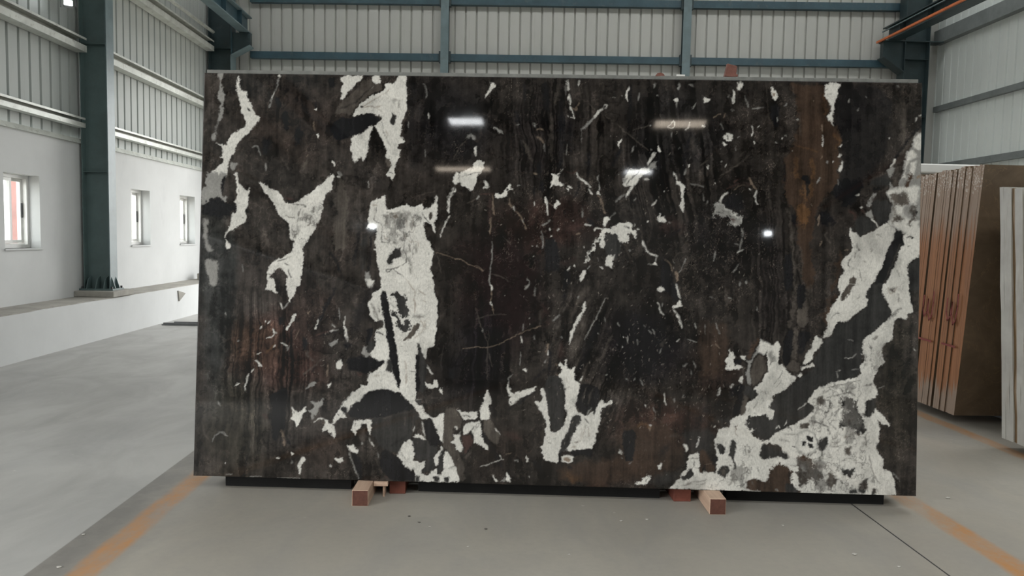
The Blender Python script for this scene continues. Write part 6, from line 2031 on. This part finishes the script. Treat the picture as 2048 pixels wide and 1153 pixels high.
for (ua, ub) in ((0.12, 0.74), (1.07, 2.24), (2.56, 3.31)):
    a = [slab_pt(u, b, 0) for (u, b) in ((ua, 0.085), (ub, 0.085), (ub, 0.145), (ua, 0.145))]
    MB().hexa([(q.x, q.y, 0.0) for q in a] + [(q.x, q.y, 0.066) for q in a]).obj('shade_rail', 'gap_shade', rack).data.transform(rinv)  # added strips, near-black in place of the shadow under the slab
for v in (0.9, 1.6):
    MB().tube([slab_pt(0.3, 0.355, v), slab_pt(3.1, 0.355, v)], 0.025, 6).obj('cross_bar', 'dark', rack).data.transform(rinv)

# timbers under the slab
for i, (xa, xb, ya, yb, lab) in enumerate(((-0.594, -0.520, 3.362, 3.78, 'sawn timber block poking out under the left part of the slab'),
                                            (1.040, 1.115, 3.284, 3.66, 'sawn timber block poking out under the right part of the slab'))):
    sk = (0.012, 0.016)[i]
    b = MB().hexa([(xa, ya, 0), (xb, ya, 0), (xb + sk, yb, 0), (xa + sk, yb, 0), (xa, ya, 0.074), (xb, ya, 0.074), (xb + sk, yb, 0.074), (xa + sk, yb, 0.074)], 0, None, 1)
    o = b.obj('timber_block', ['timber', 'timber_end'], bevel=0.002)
    tag(o, lab, 'timber block', 'timber blocks under the slab')
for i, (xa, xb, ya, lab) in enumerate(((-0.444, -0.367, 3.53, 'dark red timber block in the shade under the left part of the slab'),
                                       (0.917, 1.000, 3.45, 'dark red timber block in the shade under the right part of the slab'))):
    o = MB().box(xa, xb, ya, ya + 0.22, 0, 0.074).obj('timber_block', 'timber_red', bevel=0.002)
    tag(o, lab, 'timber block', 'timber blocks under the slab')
o = MB().box(-0.512, -0.446, 3.478, 3.56, 0.055, 0.0735).box(-0.470, -0.462, 3.49, 3.55, 0.0, 0.055).obj('timber_shim', 'timber')
tag(o, 'thin pale timber shim wedged beside the left block', 'timber shim')

# oddments lying on the top edge
tp = slab_pt(2.527, 0.034, SH + 0.021)
o = MB().hexa([(-0.028, -0.012, 0), (0.026, -0.012, 0.004), (0.026, 0.02, 0.004), (-0.028, 0.02, 0), (-0.026, -0.014, 0.062), (0.024, -0.010, 0.058), (0.028, 0.024, 0.066), (-0.02, 0.022, 0.07)], 0).box(0.0, 0.034, -0.012, 0.018, 0.006, 0.02).obj('brick_piece', 'brick_red', None, Matrix.Translation(tp) @ Matrix.Rotation(0.12, 4, 'Y'), bevel=0.003)
tag(o, 'broken red brick piece standing on the top edge of the slab', 'brick')
tp = slab_pt(2.193, 0.034, SH + 0.021)
vv = []
o = MB().prism([(-0.025, 0), (0.025, 0), (0.018, 0.014), (0.004, 0.019), (-0.012, 0.017)], 'y', -0.01, 0.01).obj('brick_piece', 'brick_red', None, Matrix.Translation(tp), bevel=0.002)
tag(o, 'low rounded red brick chip lying on the slab top, left of the bigger piece', 'brick')
tp = slab_pt(2.293, 0.034, SH + 0.021)
o = MB().box(-0.02, 0.02, -0.004, 0.004, 0, 0.012).obj('card', 'white_card', None, Matrix.Translation(tp))
tag(o, 'small white card standing on the slab top under the right wind column', 'card')

# ================================================================== BROWN SLAB BUNDLE (right)
BX = 3.285
slots = []
yb = 5.016; yt = 4.872
for g, n in enumerate((11, 9, 11)):
    for k in range(n):
        slots.append((yb, yt, g, k, n)); yb += 0.0225; yt += 0.0245
    yb += 0.030; yt += 0.016
random.seed(21)
for i, (b0, t0, g, k, n) in enumerate(slots):
    jx = random.uniform(-0.0015, 0.0015) + (0.006 if random.random() < 0.08 else 0); jz = random.uniform(-0.012, 0.008) - 0.006 * g
    th = 0.0222
    if i == 0:
        jx = jz = 0
    b = MB()
    Lx = 1.9
    p = [(BX + jx, b0, 0.062), (BX + Lx, b0, 0.062), (BX + Lx, b0 + th, 0.062), (BX + jx, b0 + th, 0.062),
         (BX + jx + 0.01, t0, 1.785 + jz), (BX + Lx, t0, 1.785 + jz), (BX + Lx, t0 + th, 1.785 + jz), (BX + jx + 0.01, t0 + th, 1.785 + jz)]
    b.hexa(p)
    me = b.mesh('brown_slab')
    for q in me.polygons:
        q.material_index = 1 if abs(q.normal.y) > 0.7 else 0
    o = link('brown_slab', me, ['brown_edge', 'brown_face'])
    if i == 0:
        lab = 'dark brown marble slab at the front of the bundle, its polished face showing'
    else:
        lab = 'tan-edged brown slab, %s from the front in the %s group of the bundle' % (ORD[k], ['front', 'middle', 'rear'][g])
    tag(o, lab, 'stone slab', 'brown slabs standing right of the large slab', 'thing')
    if (g, k) in ((0, 6), (1, 6)):
        # numerals chalked up the edges, read from below upwards
        def ribbon(pts, w, off):
            r = MB()
            for (a0, z0_), (a1, z1_) in zip(pts, pts[1:]):
                def P3(a, z):
                    f = (z - 0.062) / (1.785 - 0.062)
                    return (BX - off, b0 + (t0 - b0) * f + a, z)
                dx, dz = a1 - a0, z1_ - z0_
                L = math.hypot(dx, dz); nx, nz = -dz / L * w / 2, dx / L * w / 2
                ex, ez = dx / L * w * 0.3, dz / L * w * 0.3
                q = [(a0 + nx - ex, z0_ + nz - ez), (a0 - nx - ex, z0_ - nz - ez), (a1 - nx + ex, z1_ - nz + ez), (a1 + nx + ex, z1_ + nz + ez)]
                v = [P3(*c) for c in q]
                r.hexa([(a_ - 0.0, b_, c_) for (a_, b_, c_) in v] + [(a_ - 0.0015, b_, c_) for (a_, b_, c_) in v])
            return r
        W_ = 0.10
        one = ribbon([(W_ * 0.75, 0.545), (-W_ * 0.75, 0.54)], 0.014, 0.0075)
        m1 = one.obj('red_numeral', 'red_mark', o); m1['label'] = 'red hand-drawn numeral 1'
        th3 = [(0.075, 0.70), (0.078, 0.66), (0.05, 0.635), (0.015, 0.65), (0.005, 0.69), (0.0, 0.655), (-0.03, 0.625), (-0.062, 0.64), (-0.075, 0.68), (-0.066, 0.715)]
        th3 = [(a * 0.8, (z - 0.67) * 2.4 + 0.80) for a, z in th3]
        m3 = ribbon([(a, z) for a, z in th3], 0.011, 0.0078).obj('red_numeral', 'red_mark', o); m3['label'] = 'red hand-drawn numeral 3'

for i, xa in enumerate((3.75, 4.96)):
    o = MB().box(xa, xa + 0.08, 4.08, 6.0, 0, 0.0615).obj('timber_batten', 'dark')  # battens coloured dark to pass for the shadow under the bundle
    tag(o, ['timber batten under the near end of the brown bundle', 'timber batten under the far end of the brown bundle'][i], 'timber batten', 'battens under the right hand slabs')

# white slabs on the other side of that rack
random.seed(5)
for i in range(9):
    b0 = 4.40 - 0.034 * i; t0 = 4.55 - 0.034 * i
    th = 0.0335
    jx = random.uniform(-0.003, 0.003); z0 = 0.0625; z1 = 1.615 - 0.004 * i
    tan = i in (3, 6)
    if tan: th = 0.0335
    b = MB()
    X0 = 3.205 + jx + (0.012 if tan else 0)
    b.hexa([(X0 + 0.01, b0, z0), (X0 + 1.6, b0, z0), (X0 + 1.6, b0 + th, z0), (X0 + 0.01, b0 + th, z0),
            (X0, t0, z1), (X0 + 1.6, t0, z1), (X0 + 1.6, t0 + th, z1), (X0, t0 + th, z1)])
    # ragged sawn end: subdivide and jitter the end edge
    me = b.mesh('white_slab')
    bm = bmesh.new(); bm.from_mesh(me)
    ee = [e for e in bm.edges if all(v.co.x < X0 + 0.2 for v in e.verts) and abs(e.verts[0].co.z - e.verts[1].co.z) > 1]
    bmesh.ops.subdivide_edges(bm, edges=ee, cuts=9)
    offs = {}
    for v in bm.verts:
        if v.co.x < X0 + 0.2 and 0.1 < v.co.z < 1.58:
            zk = round(v.co.z, 2)
            offs.setdefault(zk, random.uniform(-0.003, 0.003))
            v.co.x += offs[zk]
    bm.to_mesh(me); bm.free()
    for q in me.polygons:
        q.material_index = 1 if abs(q.normal.y) > 0.7 else 0
    o = link('white_slab', me, ['tan_edge' if tan else 'white_edge', 'white_face'])
    lab = ('tan-edged' if tan else 'white') + ' marble slab, %s from the rear in the pile at the right picture edge' % ORD[i]
    tag(o, lab, 'stone slab', 'white slabs at the right edge', 'thing')

rk = empty('slab_rack', (4.3, 4.72, 0))
tag(rk, 'dark steel A-frame between the brown and the white slabs', 'rack', None, 'thing')
for x in (-0.3, 0.5):
    MB().hexa([(x - 0.03, -0.10, 0), (x + 0.03, -0.10, 0), (x + 0.03, -0.04, 0), (x - 0.03, -0.04, 0), (x - 0.03, -0.03, 1.5), (x + 0.03, -0.03, 1.5), (x + 0.03, 0.03, 1.5), (x - 0.03, 0.03, 1.5)]).obj('post', 'dark', rk)
    MB().hexa([(x - 0.03, 0.13, 0), (x + 0.03, 0.13, 0), (x + 0.03, 0.19, 0), (x - 0.03, 0.19, 0), (x - 0.03, 0.031, 1.5), (x + 0.03, 0.031, 1.5), (x + 0.03, 0.09, 1.5), (x - 0.03, 0.09, 1.5)]).obj('post', 'dark', rk)
MB().box(-0.4, 0.65, -0.03, 0.09, 1.5, 1.56).obj('top_bar', 'dark', rk)

# white-topped object glimpsed behind the brown bundle
o = MB().box(3.25, 5.4, 6.35, 6.75, 0.0, 1.86).box(3.22, 5.45, 6.3, 6.8, 1.86, 1.94).obj('crate', 'white_card', bevel=0.01)
tag(o, 'pale wrapped crate glimpsed behind the top of the brown slabs', 'crate', None, 'thing')

# ================================================================== SMALL THINGS
g = empty('floor_strip', (-3.7, 9.9, 0))
tag(g, 'flat grey steel channel lying on the floor near the far left ledge', 'steel strip', None, 'thing')
gm = MB()
gm.hexa([(-0.52, -0.06, 0.0), (1.6, -0.16, 0.0), (1.6, 0.02, 0.0), (-0.40, 0.08, 0.0), (-0.52, -0.06, 0.012), (1.6, -0.16, 0.012), (1.6, 0.02, 0.012), (-0.40, 0.08, 0.012)])
gm.obj('plate', 'grey_pipe', g)
MB().hexa([(-0.50, -0.06, 0.012), (1.6, -0.16, 0.012), (1.6, -0.14, 0.012), (-0.49, -0.04, 0.012), (-0.50, -0.06, 0.035), (1.6, -0.16, 0.035), (1.6, -0.14, 0.035), (-0.49, -0.04, 0.035)]).obj('lip', 'grey_pipe', g)
MB().hexa([(-0.41, 0.06, 0.012), (1.6, 0.0, 0.012), (1.6, 0.02, 0.012), (-0.40, 0.08, 0.012), (-0.41, 0.06, 0.035), (1.6, 0.0, 0.035), (1.6, 0.02, 0.035), (-0.40, 0.08, 0.035)]).obj('lip', 'grey_pipe', g)

o = MB().prism([(10.55, 0.40), (10.80, 0.345), (10.58, 0.25)], 'x', -4.3, -4.285).obj('broken_patch', 'kerb_top', kerb)
blk = MB().box(-4.60, -4.36, 12.05, 12.30, 0.457, 0.56).obj('cement_block', 'kerb_top', bevel=0.006)
tag(blk, 'small grey cement block on the ledge beyond the farthest window', 'block', None, 'thing')

random.seed(12)
chips = [(1.50, 2.86, 0.018, 'chip'), (0.02, 3.10, 0.012, 'chip_dark'), (-0.32, 3.24, 0.011, 'chip_dark'), (-0.27, 3.17, 0.010, 'chip_dark'), (-0.22, 3.12, 0.010, 'chip'), (0.62, 3.20, 0.012, 'chip'), (0.74, 3.22, 0.011, 'chip'), (-0.05, 2.92, 0.010, 'chip'),
         (1.62, 2.75, 0.011, 'chip'), (2.30, 3.52, 0.018, 'chip'), (-1.62, 3.02, 0.012, 'chip'), (-1.55, 2.72, 0.014, 'chip'), (0.35, 2.85, 0.009, 'chip'), (1.33, 3.16, 0.009, 'chip')]
names = ['bright stone chip on the floor right of the right timber', 'dark stone chip on the floor before the middle of the slab', 'dark chip on the floor just right of the left timber', 'second dark chip right of the left timber',
         'pale chip near the dark chips by the left timber', 'pale chip on the floor left of the right timber', 'pale chip a little nearer the right timber', 'pale chip out on the open floor before the slab',
         'small pale chip at the bottom right of the open floor', 'pale stone chip right of the slab corner by the orange line', 'pale flake on the dark strip beside the left orange line', 'pale flake near the bottom end of the left orange line', 'tiny pale chip low on the open floor', 'tiny pale chip beside the right timber']
for (x, y, r, m_), nm in zip(chips, names):
    r *= 0.55
    bm = bmesh.new()
    bmesh.ops.create_icosphere(bm, subdivisions=1, radius=r)
    for v in bm.verts:
        v.co.x *= random.uniform(0.8, 1.9); v.co.y *= random.uniform(0.7, 1.2); v.co.z = v.co.z * 0.35
    zmin = min(v.co.z for v in bm.verts)
    for v in bm.verts: v.co.z -= zmin
    me = bpy.data.meshes.new('stone_chip'); bm.to_mesh(me); bm.free()
    o = link('stone_chip', me, m_, None, Matrix.Translation((x, y, 0)))
    tag(o, nm, 'stone chip', 'stone chips on the floor')
